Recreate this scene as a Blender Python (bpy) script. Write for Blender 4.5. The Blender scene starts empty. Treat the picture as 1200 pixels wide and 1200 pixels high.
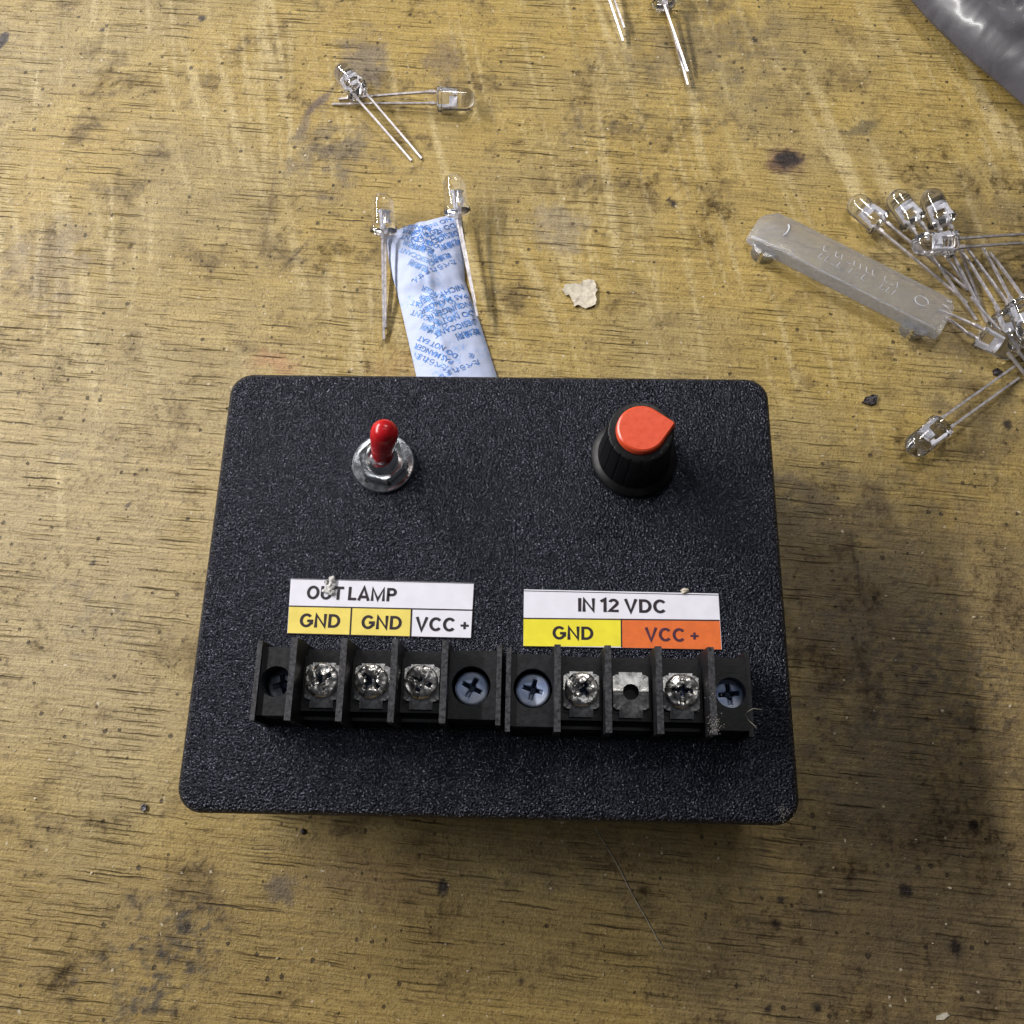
import bpy, bmesh, math, random
import numpy as np
from mathutils import Vector, Matrix, noise as mnoise

# ---------------------------------------------------------------- camera, world, lamps, exposure
S = 0.001                                   # everything below is written in millimetres
scn = bpy.context.scene
COL = scn.collection
Z0 = 30.0                                   # height of the box lid above the bench
F = 1050.0                                  # focal length in photo pixels (photo 1200 wide)
CAM_P = Vector((7.7935, -39.6886, 158.946 + Z0))
CAM_R = Matrix(((0.99957549, -0.01324465, 0.0259502),
                (0.02073742, 0.94906622, -0.31439348),
                (-0.02046443, 0.31479816, 0.948938)))
cam = bpy.data.cameras.new('camera')
cam.sensor_width = 36.0
cam.lens = 36.0 * F / 1200.0
cam.clip_start = 0.005
cam.clip_end = 20.0
cam_o = bpy.data.objects.new('camera', cam)
COL.objects.link(cam_o)
cam_o.matrix_world = Matrix.Translation(CAM_P * S) @ CAM_R.to_4x4()
scn.camera = cam_o

w = bpy.data.worlds.new('World')
scn.world = w
w.use_nodes = True
wb = w.node_tree.nodes['Background']
wb.inputs['Color'].default_value = (0.80, 0.86, 1.0, 1)
wb.inputs['Strength'].default_value = 0.042


def lamp(name, loc, target, sx, sy, watts, color):
    l = bpy.data.lights.new(name, 'AREA')
    l.shape = 'RECTANGLE'
    l.size, l.size_y = sx, sy
    l.energy = watts
    l.color = color
    o = bpy.data.objects.new(name, l)
    COL.objects.link(o)
    o.location = loc
    z = (Vector(loc) - Vector(target)).normalized()
    y = Vector((0, 1, 0)) if abs(z.y) < 0.9 else Vector((1, 0, 0))
    x = y.cross(z).normalized()
    y = z.cross(x)
    o.rotation_euler = Matrix((x, y, z)).transposed().to_euler()
    return o


lamp('tube_lamp', (-0.62, 0.34, 0.45), (0.0, 0.06, 0.0), 0.035, 0.90, 11.8, (1.0, 0.97, 0.95))
lamp('top_fill_lamp', (0.10, 0.36, 0.40), (0.08, 0.12, 0.0), 0.16, 0.05, 0.24, (1.0, 0.96, 0.90)).data.spread = math.radians(85)  # added fill that brightens the far bench, no known source
lamp('ceiling_tube_lamp', (0.06, 0.22, 0.80), (0.03, 0.06, 0.0), 0.50, 0.03, 0.36, (0.94, 0.97, 1.0))

scn.view_settings.view_transform = 'Standard'
scn.view_settings.look = 'None'
scn.view_settings.exposure = 0.0
scn.view_settings.gamma = 1.0
scn.view_settings.use_curve_mapping = False
scn.render.engine = 'CYCLES'
scn.cycles.use_denoising = True
scn.cycles.max_bounces = 16
scn.cycles.transmission_bounces = 12
scn.cycles.transparent_max_bounces = 16
scn.cycles.blur_glossy = 0.5
scn.cycles.sample_clamp_indirect = 20.0


def px(u, v, z=0.0):
    """point of the plane at height z (mm) seen at photo pixel (u, v)"""
    d = CAM_R @ Vector(((u - 600.0) / F, (600.0 - v) / F, -1.0))
    t = (z - CAM_P.z) / d.z
    return CAM_P + d * t


# ---------------------------------------------------------------- material helpers
class NT:
    def __init__(self, name):
        self.m = bpy.data.materials.new(name)
        self.m.use_nodes = True
        self.t = self.m.node_tree
        self.n = self.t.nodes
        self.b = self.n['Principled BSDF']
        self.out = self.n['Material Output']

    def link(self, a, b):
        self.t.links.new(a, b)

    def _in(self, sock, v):
        if hasattr(v, 'is_linked') or isinstance(v, bpy.types.NodeSocket):
            self.link(v, sock)
        elif isinstance(v, (tuple, list)) and sock.type == 'RGBA' and len(v) == 3:
            sock.default_value = (*v, 1)
        else:
            sock.default_value = v

    def mm(self):
        tc = self.n.new('ShaderNodeTexCoord')
        v = self.n.new('ShaderNodeVectorMath')
        v.operation = 'SCALE'
        v.inputs['Scale'].default_value = 1000.0
        self.link(tc.outputs['Object'], v.inputs[0])
        return v.outputs[0]

    def mapping(self, vec, scale=(1, 1, 1), rot=0.0, loc=(0, 0, 0)):
        m = self.n.new('ShaderNodeMapping')
        m.inputs['Scale'].default_value = scale
        m.inputs['Rotation'].default_value = (0, 0, rot)
        m.inputs['Location'].default_value = loc
        self.link(vec, m.inputs['Vector'])
        return m.outputs[0]

    def noise(self, vec, scale, detail=3.0, rough=0.55, dist=0.0, color=False):
        t = self.n.new('ShaderNodeTexNoise')
        self.link(vec, t.inputs['Vector'])
        t.inputs['Scale'].default_value = scale
        t.inputs['Detail'].default_value = detail
        t.inputs['Roughness'].default_value = rough
        t.inputs['Distortion'].default_value = dist
        return t.outputs['Color' if color else 'Fac']

    def voro(self, vec, scale, feature='F1', rnd=1.0, dims='3D'):
        t = self.n.new('ShaderNodeTexVoronoi')
        t.voronoi_dimensions = dims
        t.feature = feature
        self.link(vec, t.inputs['Vector'])
        t.inputs['Scale'].default_value = scale
        t.inputs['Randomness'].default_value = rnd
        return t.outputs['Distance'], t.outputs['Color'] if feature != 'DISTANCE_TO_EDGE' else None

    def math(self, op, a, b=0.0, clamp=False):
        t = self.n.new('ShaderNodeMath')
        t.operation = op
        t.use_clamp = clamp
        self._in(t.inputs[0], a)
        self._in(t.inputs[1], b)
        return t.outputs[0]

    def vmath(self, op, a, b):
        t = self.n.new('ShaderNodeVectorMath')
        t.operation = op
        self._in(t.inputs[0], a)
        self._in(t.inputs[1], b)
        return t.outputs['Value'] if op in ('LENGTH', 'DISTANCE', 'DOT_PRODUCT') else t.outputs[0]

    def step(self, v, a, b, lo=0.0, hi=1.0):
        """smooth map of v from [a,b] to [lo,hi] (a may exceed b)"""
        t = self.n.new('ShaderNodeMapRange')
        t.interpolation_type = 'SMOOTHSTEP'
        self._in(t.inputs['Value'], v)
        if a > b:
            a, b, lo, hi = b, a, hi, lo
        t.inputs['From Min'].default_value = a
        t.inputs['From Max'].default_value = b
        t.inputs['To Min'].default_value = lo
        t.inputs['To Max'].default_value = hi
        return t.outputs['Result']

    def mix(self, f, a, b, mode='MIX'):
        t = self.n.new('ShaderNodeMix')
        t.data_type = 'RGBA'
        t.blend_type = mode
        self._in(t.inputs[0], f)
        self._in(t.inputs[6], a)
        self._in(t.inputs[7], b)
        return t.outputs[2]

    def bump(self, h, strength=0.5, dist=0.1, normal=None):
        t = self.n.new('ShaderNodeBump')
        t.inputs['Strength'].default_value = strength
        t.inputs['Distance'].default_value = dist * S
        self._in(t.inputs['Height'], h)
        if normal is not None:
            self.link(normal, t.inputs['Normal'])
        return t.outputs[0]

    def set(self, **kw):
        names = dict(color='Base Color', rough='Roughness', metal='Metallic', normal='Normal', ior='IOR',
                     trans='Transmission Weight', spec='Specular IOR Level', coat='Coat Weight',
                     coat_rough='Coat Roughness', alpha='Alpha', tint='Specular Tint', sss='Subsurface Weight')
        for k, v in kw.items():
            self._in(self.b.inputs[names[k]], v)
        return self.m


MAT = {}


# The board's broad tones (stains, grime clouds, worn lacquer, painted shade and glare) are a procedural colour field carried by the
# mesh; pores, fibres, pits and grit are nodes.
def vnoise(x, y, seed=0):
    xi, yi = np.floor(x).astype(np.int64), np.floor(y).astype(np.int64)
    fx, fy = x - xi, y - yi

    def g(ix, iy):
        h = (ix * 374761393 + iy * 668265263 + seed * 1442695041) & 0xffffffff
        h = ((h ^ (h >> 13)) * 1274126177) & 0xffffffff
        h = (h ^ (h >> 16)) & 0xffff
        a = h / 65536.0 * 2 * np.pi
        return np.cos(a), np.sin(a)

    def dot(ix, iy, dx, dy):
        c, s_ = g(ix, iy)
        return c * dx + s_ * dy

    ux, uy = fx * fx * fx * (fx * (fx * 6 - 15) + 10), fy * fy * fy * (fy * (fy * 6 - 15) + 10)
    a = dot(xi, yi, fx, fy) * (1 - ux) + dot(xi + 1, yi, fx - 1, fy) * ux
    b = dot(xi, yi + 1, fx, fy - 1) * (1 - ux) + dot(xi + 1, yi + 1, fx - 1, fy - 1) * ux
    return (a * (1 - uy) + b * uy) * 1.45


def fbm(x, y, freq, octv=5, rough=0.6, seed=0):
    out, amp, tot = 0.0, 1.0, 0.0
    for k in range(octv):
        out = out + amp * vnoise(x * freq + 17.3 * k, y * freq - 9.1 * k, seed + k)
        tot += amp
        amp *= rough
        freq *= 2.03
    return out / tot * 1.5                     # roughly -1 .. 1


def sstep(v, a, b):
    t_ = np.clip((v - a) / (b - a), 0, 1)
    return t_ * t_ * (3 - 2 * t_)


def bench_field(X, Y):
    """albedo, pore density and grime of the board at points (mm)"""
    def mixc(c, d, m):
        return c * (1 - m[:, None]) + np.asarray(d)[None, :] * m[:, None]

    n1 = fbm(X, Y, 0.016, 4, 0.6, 1)
    n2 = fbm(X, Y, 0.06, 6, 0.68, 2)
    n3 = fbm(X, Y, 0.11, 5, 0.65, 3)
    n4 = fbm(X, Y, 0.030, 6, 0.72, 4)
    nw = fbm(X, Y, 0.15, 5, 0.7, 5)
    nf = fbm(X, Y, 0.55, 3, 0.7, 6)
    c = np.tile(np.array([[0.405, 0.290, 0.082]]), (len(X), 1))
    c = mixc(c, (0.355, 0.268, 0.102), sstep(n1, -0.3, 0.4))
    c = mixc(c, (0.17, 0.12, 0.046), sstep(n2, 0.08, 0.60) * 0.8)
    c = mixc(c, (0.52, 0.40, 0.150), sstep(n3, 0.10, 0.65) * 0.45)
    left = sstep(X + n2 * 26, -20, -85) * sstep(Y + n1 * 20, 92, 35)
    c = mixc(c, (0.47, 0.375, 0.205), left * 0.65 * sstep(Y + n1 * 15, -60, 0))  # tube lamp's glare at mid left, put into the colour
    low = sstep(Y + n1 * 14, -38, -62)
    c = mixc(c, (0.255, 0.178, 0.070), low * 0.5)  # shade along the bottom painted into the board
    gl = np.zeros(len(X))
    # pale smears left by scraping across the grain
    for (rot, fx_, fy_, sd, y0, amt) in ((-0.23, 0.15, 0.009, 21, -5, 0.72), (-0.12, 0.40, 0.014, 22, 15, 0.6), (-0.35, 0.20, 0.010, 23, 20, 0.5), (-0.20, 0.75, 0.018, 24, 20, 0.5)):
        xr, yr = X * np.cos(rot) - Y * np.sin(rot), X * np.sin(rot) + Y * np.cos(rot)
        v = fbm(xr * fx_, yr * fy_, 1.0, 3, 0.55, sd)
        m = sstep(v, 0.22, 0.62) * sstep(fbm(X, Y, 0.018, 2, 0.5, sd + 9), -0.15, 0.35) * sstep(Y, y0, y0 + 45)
        c = mixc(c, (0.60, 0.49, 0.25), m * min(1, amt * 1.25) * (0.8 + 0.3 * nf))
        gl = np.maximum(gl, m)
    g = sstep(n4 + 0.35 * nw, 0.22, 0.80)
    right = sstep(X + n1 * 20, 20, 95) * sstep(Y + n1 * 25, 45, -10)  # grime grows here, and the shadow's brown is painted into the colour
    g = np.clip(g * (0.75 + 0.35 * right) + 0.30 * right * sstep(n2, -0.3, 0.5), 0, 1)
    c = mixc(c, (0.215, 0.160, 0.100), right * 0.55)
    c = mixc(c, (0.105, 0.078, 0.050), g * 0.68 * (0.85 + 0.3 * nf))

    def stain_or_shade(u, v, rx, ry, col, amount, rag=1.0, ang=0.0, soft=0.6, speck=0.0):
        nonlocal c
        p = px(u, v)
        R_ = 2.4 * max(rx, ry)
        k = np.nonzero((abs(X - p.x) < R_) & (abs(Y - p.y) < R_))[0]
        dx, dy = X[k] - p.x, Y[k] - p.y
        sc = min(rx, ry) * rag * 0.8
        dx, dy = dx + nw[k] * sc, dy + fbm(X[k], Y[k], 0.15 if rx > 3 else 0.5, 4, 0.7, 7) * sc
        x_, y_ = dx * math.cos(ang) + dy * math.sin(ang), -dx * math.sin(ang) + dy * math.cos(ang)
        d_ = np.hypot(x_ / rx, y_ / ry)
        m = 1 - sstep(d_, 1.0 - soft, 1.0)
        if speck:
            m = m * sstep(nf[k] + nw[k], -0.35, -0.35 + speck * 4)
        m = m * amount
        c[k] = c[k] * (1 - m[:, None]) + np.asarray(col)[None, :] * m[:, None]

    for st in STAINS_AND_SHADE:
        stain_or_shade(*st[:6], **(st[6] if len(st) > 6 else {}))
    dens = np.clip(0.5 + 0.55 * fbm(X, Y, 0.022, 3, 0.6, 31), 0, 1)
    return np.clip(c, 0.004, 1), dens, np.clip(g + 0.35 * sstep(n2, 0, .6), 0, 1), gl


GREY = (0.055, 0.047, 0.040)
STAINS_AND_SHADE = [  # real stains, with the box's shadow painted in among them
    (425, 75, 9, 15, (0.19, 0.155, 0.12), 0.8, dict(soft=0.7)),
    (372, 122, 1.9, 9, (0.13, 0.09, 0.08), 0.85, dict(ang=-0.6, soft=.7)),
    (355, 150, 1.6, 7, (0.16, 0.12, 0.09), 0.7, dict(ang=-0.2, soft=.8)),
    (395, 175, 17, 12, (0.13, 0.105, 0.075), 0.75, dict(rag=1.2, soft=0.9)),
    (380, 232, 6, 2, (0.12, 0.085, 0.06), 0.7, dict(rag=1.2, soft=0.9)),
    (520, 75, 6, 14, (0.17, 0.125, 0.08), 0.65, dict(rag=1.2, soft=0.8)),
    (730, 150, 26, 9, (0.09, 0.066, 0.034), 0.8, dict(rag=1.6, soft=0.95, speck=0.22)),
    (860, 148, 20, 6, (0.10, 0.072, 0.034), 0.7, dict(rag=1.6, soft=0.95, speck=0.22)),
    (820, 55, 36, 22, (0.13, 0.105, 0.065), 0.60, dict(rag=1.2, soft=0.9)),
    (880, 50, 10, 9, (0.10, 0.08, 0.06), 0.6, dict(rag=1.4, soft=0.9, speck=.25)),
    (1010, 150, 7, 3.0, (0.10, 0.085, 0.05), 0.7, dict(rag=1.2, ang=0.5)),
    (655, 262, 8, 9, (0.30, 0.245, 0.16), 0.75, dict(soft=0.5)),
    (690, 210, 5, 4, (0.15, 0.11, 0.055), 0.7, dict(soft=0.9)),
    (750, 205, 9, 6, (0.14, 0.10, 0.05), 0.7, dict(rag=1.5, soft=0.9, speck=.25)),
    (320, 425, 9, 4, (0.42, 0.19, 0.10), 0.55, dict(soft=0.9)),
    (480, 430, 16, 8, (0.37, 0.22, 0.08), 0.4, dict(soft=0.9)),
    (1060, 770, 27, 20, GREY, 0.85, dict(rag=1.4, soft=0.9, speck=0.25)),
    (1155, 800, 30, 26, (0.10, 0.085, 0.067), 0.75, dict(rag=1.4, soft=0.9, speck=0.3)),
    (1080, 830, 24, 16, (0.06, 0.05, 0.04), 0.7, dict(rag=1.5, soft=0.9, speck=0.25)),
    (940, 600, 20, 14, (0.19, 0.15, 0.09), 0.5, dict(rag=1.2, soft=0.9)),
    (1000, 650, 70, 30, (0.155, 0.118, 0.07), 0.65, dict(rag=1.2, soft=0.95)),  # this and the next ellipse paint the box's shadow rightwards
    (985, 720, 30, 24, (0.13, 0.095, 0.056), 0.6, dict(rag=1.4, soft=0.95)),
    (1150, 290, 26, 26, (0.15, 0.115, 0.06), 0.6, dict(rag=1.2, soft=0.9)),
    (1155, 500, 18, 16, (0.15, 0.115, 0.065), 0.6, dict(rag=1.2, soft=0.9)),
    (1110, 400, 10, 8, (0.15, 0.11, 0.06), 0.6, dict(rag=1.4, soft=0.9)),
    (1060, 960, 52, 36, (0.105, 0.078, 0.050), 0.75, dict(rag=1.2, soft=0.9)),  # this and the next paint the shade at lower right
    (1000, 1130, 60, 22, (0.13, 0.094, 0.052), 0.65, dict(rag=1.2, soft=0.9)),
    (1110, 1110, 14, 10, (0.07, 0.055, 0.038), 0.6, dict(rag=1.5, soft=0.9, speck=.3)),
    (690, 1000, 50, 10, (0.15, 0.108, 0.06), 0.60, dict(rag=1.2, soft=0.9)),  # dark strip painted as shadow below the box's front edge
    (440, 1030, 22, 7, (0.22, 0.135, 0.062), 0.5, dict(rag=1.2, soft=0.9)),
    (185, 1122, 13, 12, GREY, 0.95, dict(rag=1.3, soft=0.8, speck=0.3)),
    (225, 1110, 9, 15, GREY, 0.9, dict(rag=1.4, soft=0.8, speck=0.3)),
    (245, 1080, 7, 5, GREY, 0.75, dict(rag=1.6, soft=0.8, speck=0.25)),
    (90, 1150, 4, 6, GREY, 0.75, dict(rag=1.4, soft=0.8, speck=0.2)),
    (335, 1040, 4, 4, (0.10, 0.08, 0.07), 0.7, dict(rag=1.4, soft=0.8)),
    (60, 310, 14, 18, (0.20, 0.15, 0.095), 0.6, dict(rag=1.2, soft=0.9)),
    (120, 530, 14, 8, (0.19, 0.15, 0.10), 0.6, dict(rag=1.4, soft=0.9, speck=0.3)),
    (130, 730, 24, 12, (0.21, 0.165, 0.115), 0.6, dict(rag=1.4, soft=0.9, speck=0.3)),
    (921, 187, 6.6, 6.2, (0.15, 0.075, 0.055), 0.9, dict(rag=.5, soft=0.6)),
    (925, 187, 4.6, 4.4, (0.014, 0.008, 0.009), 0.97, dict(rag=.6, soft=0.5)),
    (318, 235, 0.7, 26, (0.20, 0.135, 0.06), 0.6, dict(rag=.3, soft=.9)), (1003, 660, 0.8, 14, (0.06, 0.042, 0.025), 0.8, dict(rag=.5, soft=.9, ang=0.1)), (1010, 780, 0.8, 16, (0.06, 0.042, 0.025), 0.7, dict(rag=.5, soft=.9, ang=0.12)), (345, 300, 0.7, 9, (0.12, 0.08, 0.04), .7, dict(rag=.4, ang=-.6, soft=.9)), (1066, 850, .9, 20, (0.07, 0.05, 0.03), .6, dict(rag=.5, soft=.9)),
    (2, 48, 1.6, 3.8, (0.02, 0.010, 0.009), 0.97, dict(rag=.3, ang=-0.3, soft=0.2)),
]
for (u_, v_, r_) in ((783, 235, 0.9), (790, 239, 1.1), (237, 21, 1.5), (1180, 497, 1.3), (150, 592, 0.7), (908, 1083, 1.2),
                     (914, 1053, 1.0), (1061, 1044, 1.4), (1120, 1110, 1.5), (958, 1180, 1.2), (900, 1184, 1.0),
                     (1141, 968, 1.2), (120, 35, .7), (885, 46, .9), (861, 73, .7), (520, 1040, 1.6), (610, 1150, .8), (110, 660, .7)):
    STAINS_AND_SHADE.append((u_, v_, r_, r_, (0.02, 0.012, 0.010), 0.95, dict(rag=0.9, soft=0.4)))


def bench_material():
    t = NT('worn_bench_wood')
    P = t.mm()
    at = t.n.new('ShaderNodeAttribute')
    at.attribute_name = 'tone'
    col = at.outputs['Color']
    a2 = t.n.new('ShaderNodeAttribute')
    a2.attribute_name = 'dens'
    dens = a2.outputs['Fac']
    a3 = t.n.new('ShaderNodeAttribute')
    a3.attribute_name = 'grime'
    grime = a3.outputs['Fac']
    a4 = t.n.new('ShaderNodeAttribute')
    a4.attribute_name = 'gloss'
    gloss = a4.outputs['Fac']
    Q = t.mapping(P, rot=math.radians(4.6))   # the grain falls a little to the right
    jit = t.vmath('MULTIPLY', t.vmath('SUBTRACT', t.noise(P, 0.11, 3, 0.7, color=True), (0.5, 0.5, 0.5)), (0.0, 1.1, 0.0))
    QW = t.vmath('ADD', Q, jit)
    fib = t.noise(t.mapping(QW, (0.045, 1.9, 1)), 1.0, 5, 0.72)
    col = t.mix(t.step(fib, 0.30, 0.70, 0.0, 1.0), t.mix(1.0, col, (0.66, 0.62, 0.56), 'MULTIPLY'),
                t.mix(1.0, col, (1.20, 1.19, 1.15), 'MULTIPLY'))
    grit = t.noise(P, 1.7, 3, 0.75)
    col = t.mix(t.step(grit, 0.52, 0.66, 0, 0.6), col, t.mix(1.0, col, (0.42, 0.39, 0.36), 'MULTIPLY'))
    col = t.mix(t.step(grit, 0.44, 0.32, 0, 0.5), col, t.mix(1.0, col, (1.42, 1.43, 1.45), 'MULTIPLY'))
    grit2 = t.noise(P, 0.55, 5, 0.78)
    gg = t.math('MULTIPLY', t.step(t.math('ADD', grit2, t.math('MULTIPLY', grime, 0.11)), 0.525, 0.64), t.math('ADD', t.math('MULTIPLY', grime, 0.40), 0.58))
    col = t.mix(gg, col, t.mix(1.0, col, (0.34, 0.31, 0.28), 'MULTIPLY'))
    hs = []

    def pores(col, L, W, thr, keep0, keep1, amount, off, c, brk0=0.40):
        q = t.mapping(QW, (1.0 / L, 1.0 / W, 0), loc=(off, off * 3.1, 0))
        d, rc = t.voro(q, 1.0, dims='2D')
        sr = t.n.new('ShaderNodeSeparateColor')
        t.link(rc, sr.inputs[0])
        keep = t.step(t.math('ADD', sr.outputs[0], t.math('MULTIPLY', dens, 0.8)), keep0, keep1)
        m = t.math('MULTIPLY', t.math('MULTIPLY', t.step(d, thr, thr * 0.4), keep), t.step(fib, brk0 + 0.22, brk0 - 0.02))
        m = t.math('MULTIPLY', m, t.math('ADD', t.math('MULTIPLY', sr.outputs[1], 0.75), 0.25))
        hs.append(m)
        return t.mix(t.math('MULTIPLY', m, amount), col, c)

    col = pores(col, 34, 0.85, 0.20, 0.90, 1.04, 0.92, 0.0, (0.045, 0.029, 0.012))
    col = pores(col, 16, 0.52, 0.21, 0.86, 1.02, 0.80, 7.3, (0.060, 0.040, 0.017))
    col = pores(col, 60, 2.2, 0.095, 0.92, 1.05, 0.92, 3.7, (0.038, 0.024, 0.011), 0.55)
    d, rc = t.voro(P, 0.36, dims='2D')        # pits, pale specks
    s1 = t.n.new('ShaderNodeSeparateColor')
    t.link(rc, s1.inputs[0])
    dj = t.math('ADD', d, t.math('MULTIPLY', t.math('SUBTRACT', grit, 0.5), 0.45))
    rad = t.math('MULTIPLY', t.math('MULTIPLY', s1.outputs[2], s1.outputs[2]), 0.13)
    pit = t.math('MULTIPLY', t.step(t.math('SUBTRACT', dj, rad), 0.06, 0.0), t.step(s1.outputs[0], 0.80, 0.86))
    col = t.mix(t.math('MULTIPLY', pit, 0.85), col, (0.040, 0.028, 0.016))
    pale = t.math('MULTIPLY', t.step(t.math('SUBTRACT', dj, t.math('MULTIPLY', rad, 0.6)), 0.05, 0.0), t.step(s1.outputs[0], 0.13, 0.09))
    col = t.mix(t.math('MULTIPLY', pale, 0.8), col, (0.60, 0.52, 0.38))
    e, _ = t.voro(t.mapping(P, (0.020, 0.006, 0), rot=0.35), 1.0, 'DISTANCE_TO_EDGE', dims='2D')
    scr = t.math('MULTIPLY', t.step(e, 0.0035, 0.001), t.step(grime, 0.2, 0.5))
    col = t.mix(t.math('MULTIPLY', scr, 0.35), col, (0.12, 0.085, 0.045))
    h = t.math('SUBTRACT', t.math('MULTIPLY', grit, 0.5), hs[0])
    h = t.math('SUBTRACT', h, t.math('MULTIPLY', hs[1], 0.7))
    h = t.math('SUBTRACT', h, hs[2])
    h = t.math('SUBTRACT', h, pit)
    h = t.math('ADD', h, t.math('MULTIPLY', fib, 0.35))
    h = t.math('ADD', h, t.math('MULTIPLY', grit2, 0.8))
    nrm = t.bump(h, 0.85, 0.36)
    rough = t.math('SUBTRACT', t.math('ADD', t.math('MULTIPLY', grit2, 0.4), t.math('ADD', t.math('MULTIPLY', grime, 0.2), 0.24)), t.math('MULTIPLY', gloss, 0.1))
    t.set(color=col, rough=rough, normal=nrm, spec=t.step(grime, 0.0, 0.8, 0.42, 0.15))
    return t.m


def box_plastic(name, grain=True):
    t = NT(name)
    P = t.mm()
    n = t.noise(P, 2.6, 1, 0.5, 0.4)
    h = n
    c = t.mix(t.step(n, 0.46, 0.66), (0.0028, 0.0030, 0.0050), (0.012, 0.0125, 0.019)) if grain else (0.005, 0.0053, 0.008)  # grain glints put into the colour: paler peaks, darker valleys
    dust = t.math('MULTIPLY', t.step(t.noise(P, 2.6, 2, 0.6), 0.70, 0.76), t.step(t.noise(P, 0.05, 3), 0.38, 0.58))
    col = t.mix(t.math('MULTIPLY', dust, 0.8), c, (0.14, 0.14, 0.15))
    scuff = t.math('MULTIPLY', t.step(t.noise(P, 0.035, 5, 0.7), 0.56, 0.74), t.step(n, 0.4, 0.6))
    col = t.mix(t.math('MULTIPLY', scuff, 0.22), col, (0.06, 0.06, 0.065))
    t.set(color=col, rough=0.28, spec=0.58, tint=(0.74, 0.79, 1.0),
          normal=t.bump(h, 1.0 if grain else 0.25, 0.75))
    return t.m


def simple(name, color, rough=0.5, metal=0.0, spec=0.5, nscale=1.0, namp=0.12, bump=0.0, bscale=2.0, tint=None, **kw):
    t = NT(name)
    P = t.mm()
    n = t.noise(P, nscale, 4, 0.65)
    dark = tuple(x * (1 - namp * 2) for x in color)
    lite = tuple(min(1, x * (1 + namp * 1.4)) for x in color) if tint is None else tint
    col = t.mix(t.step(n, 0.3, 0.7), dark, lite)
    r = t.math('ADD', t.math('MULTIPLY', t.math('SUBTRACT', n, 0.5), 0.25), rough)
    t.set(color=col, rough=r, metal=metal, spec=spec, **kw)
    if bump:
        t.set(normal=t.bump(t.noise(P, bscale, 4, 0.65), 0.6, bump))
    return t.m


def led_glass():
    t = NT('clear_led_epoxy')
    P = t.mm()
    t.set(color=(0.975, 0.98, 1.0), rough=0.005, trans=0.985, ior=1.54, normal=t.bump(t.noise(P, 1.2, 2), 0.25, 0.05))
    return t.m


def frosted():
    t = NT('frosted_clear_plastic')
    P = t.mm()
    n = t.noise(P, 0.5, 4, 0.6)
    sc = t.noise(t.mapping(P, (0.2, 2.2, 1), rot=math.radians(28)), 1.0, 4, 0.7)
    t.set(color=t.mix(n, (0.66, 0.70, 0.80), (0.80, 0.83, 0.92)), rough=t.step(sc, 0.35, 0.7, 0.10, 0.24), trans=0.80,
          ior=1.38, normal=t.bump(sc, 0.2, 0.04))
    tr = t.n.new('ShaderNodeBsdfTransparent')
    mx = t.n.new('ShaderNodeMixShader')
    mx.inputs[0].default_value = 0.42
    t.link(t.b.outputs[0], mx.inputs[1])
    t.link(tr.outputs[0], mx.inputs[2])
    t.link(mx.outputs[0], t.out.inputs['Surface'])
    return t.m


def knob_plastic():
    t = NT('dusty_black_knob_plastic')
    P = t.mm()
    n = t.noise(P, 0.5, 5, 0.7)
    sx = t.n.new('ShaderNodeSeparateXYZ')
    t.link(P, sx.inputs[0])
    low = t.step(sx.outputs[2], 4.0, 1.0)
    dust = t.math('MULTIPLY', t.step(n, 0.48, 0.68), t.math('ADD', t.math('MULTIPLY', low, 0.3), 0.06))
    col = t.mix(dust, (0.0035, 0.0035, 0.0045), (0.025, 0.024, 0.024))
    t.set(color=col, spec=0.3, rough=t.math('ADD', t.math('MULTIPLY', n, 0.3), 0.30), normal=t.bump(t.noise(P, 3, 3), 0.3, 0.06))
    return t.m


def bag_material(name, c0, c1):
    t = NT(name)
    P = t.mm()
    n = t.noise(P, 0.08, 5, 0.65, 0.8)
    t.set(color=t.mix(t.step(n, 0.3, 0.7), c0, c1), rough=0.30, spec=0.5, coat=0.3,
          coat_rough=0.12, normal=t.bump(t.noise(P, 0.10, 3, 0.5, 0.5), 0.25, 0.6))
    tr = t.n.new('ShaderNodeBsdfTransparent')
    tr.inputs[0].default_value = (0.80, 0.80, 0.84, 1)
    mx = t.n.new('ShaderNodeMixShader')
    mx.inputs[0].default_value = 0.36
    t.link(t.b.outputs[0], mx.inputs[1])
    t.link(tr.outputs[0], mx.inputs[2])
    t.link(mx.outputs[0], t.out.inputs['Surface'])
    return t.m


def paper_packet():
    t = NT('packet_paper')
    P = t.mm()
    n = t.noise(P, 0.35, 4, 0.6)
    blot = t.math('MULTIPLY', t.step(t.noise(P, 0.22, 4, 0.65, 1.0), 0.53, 0.66), t.step(t.noise(P, 1.6, 3), 0.42, 0.60))
    col = t.mix(n, (0.44, 0.51, 0.73), (0.54, 0.60, 0.80))
    col = t.mix(t.math('MULTIPLY', blot, 0.65), col, (0.20, 0.38, 0.78))
    t.set(color=col, rough=0.65, sss=0.0, normal=t.bump(t.noise(P, 1.2, 4, 0.65), 0.25, 0.15))
    return t.m


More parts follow.
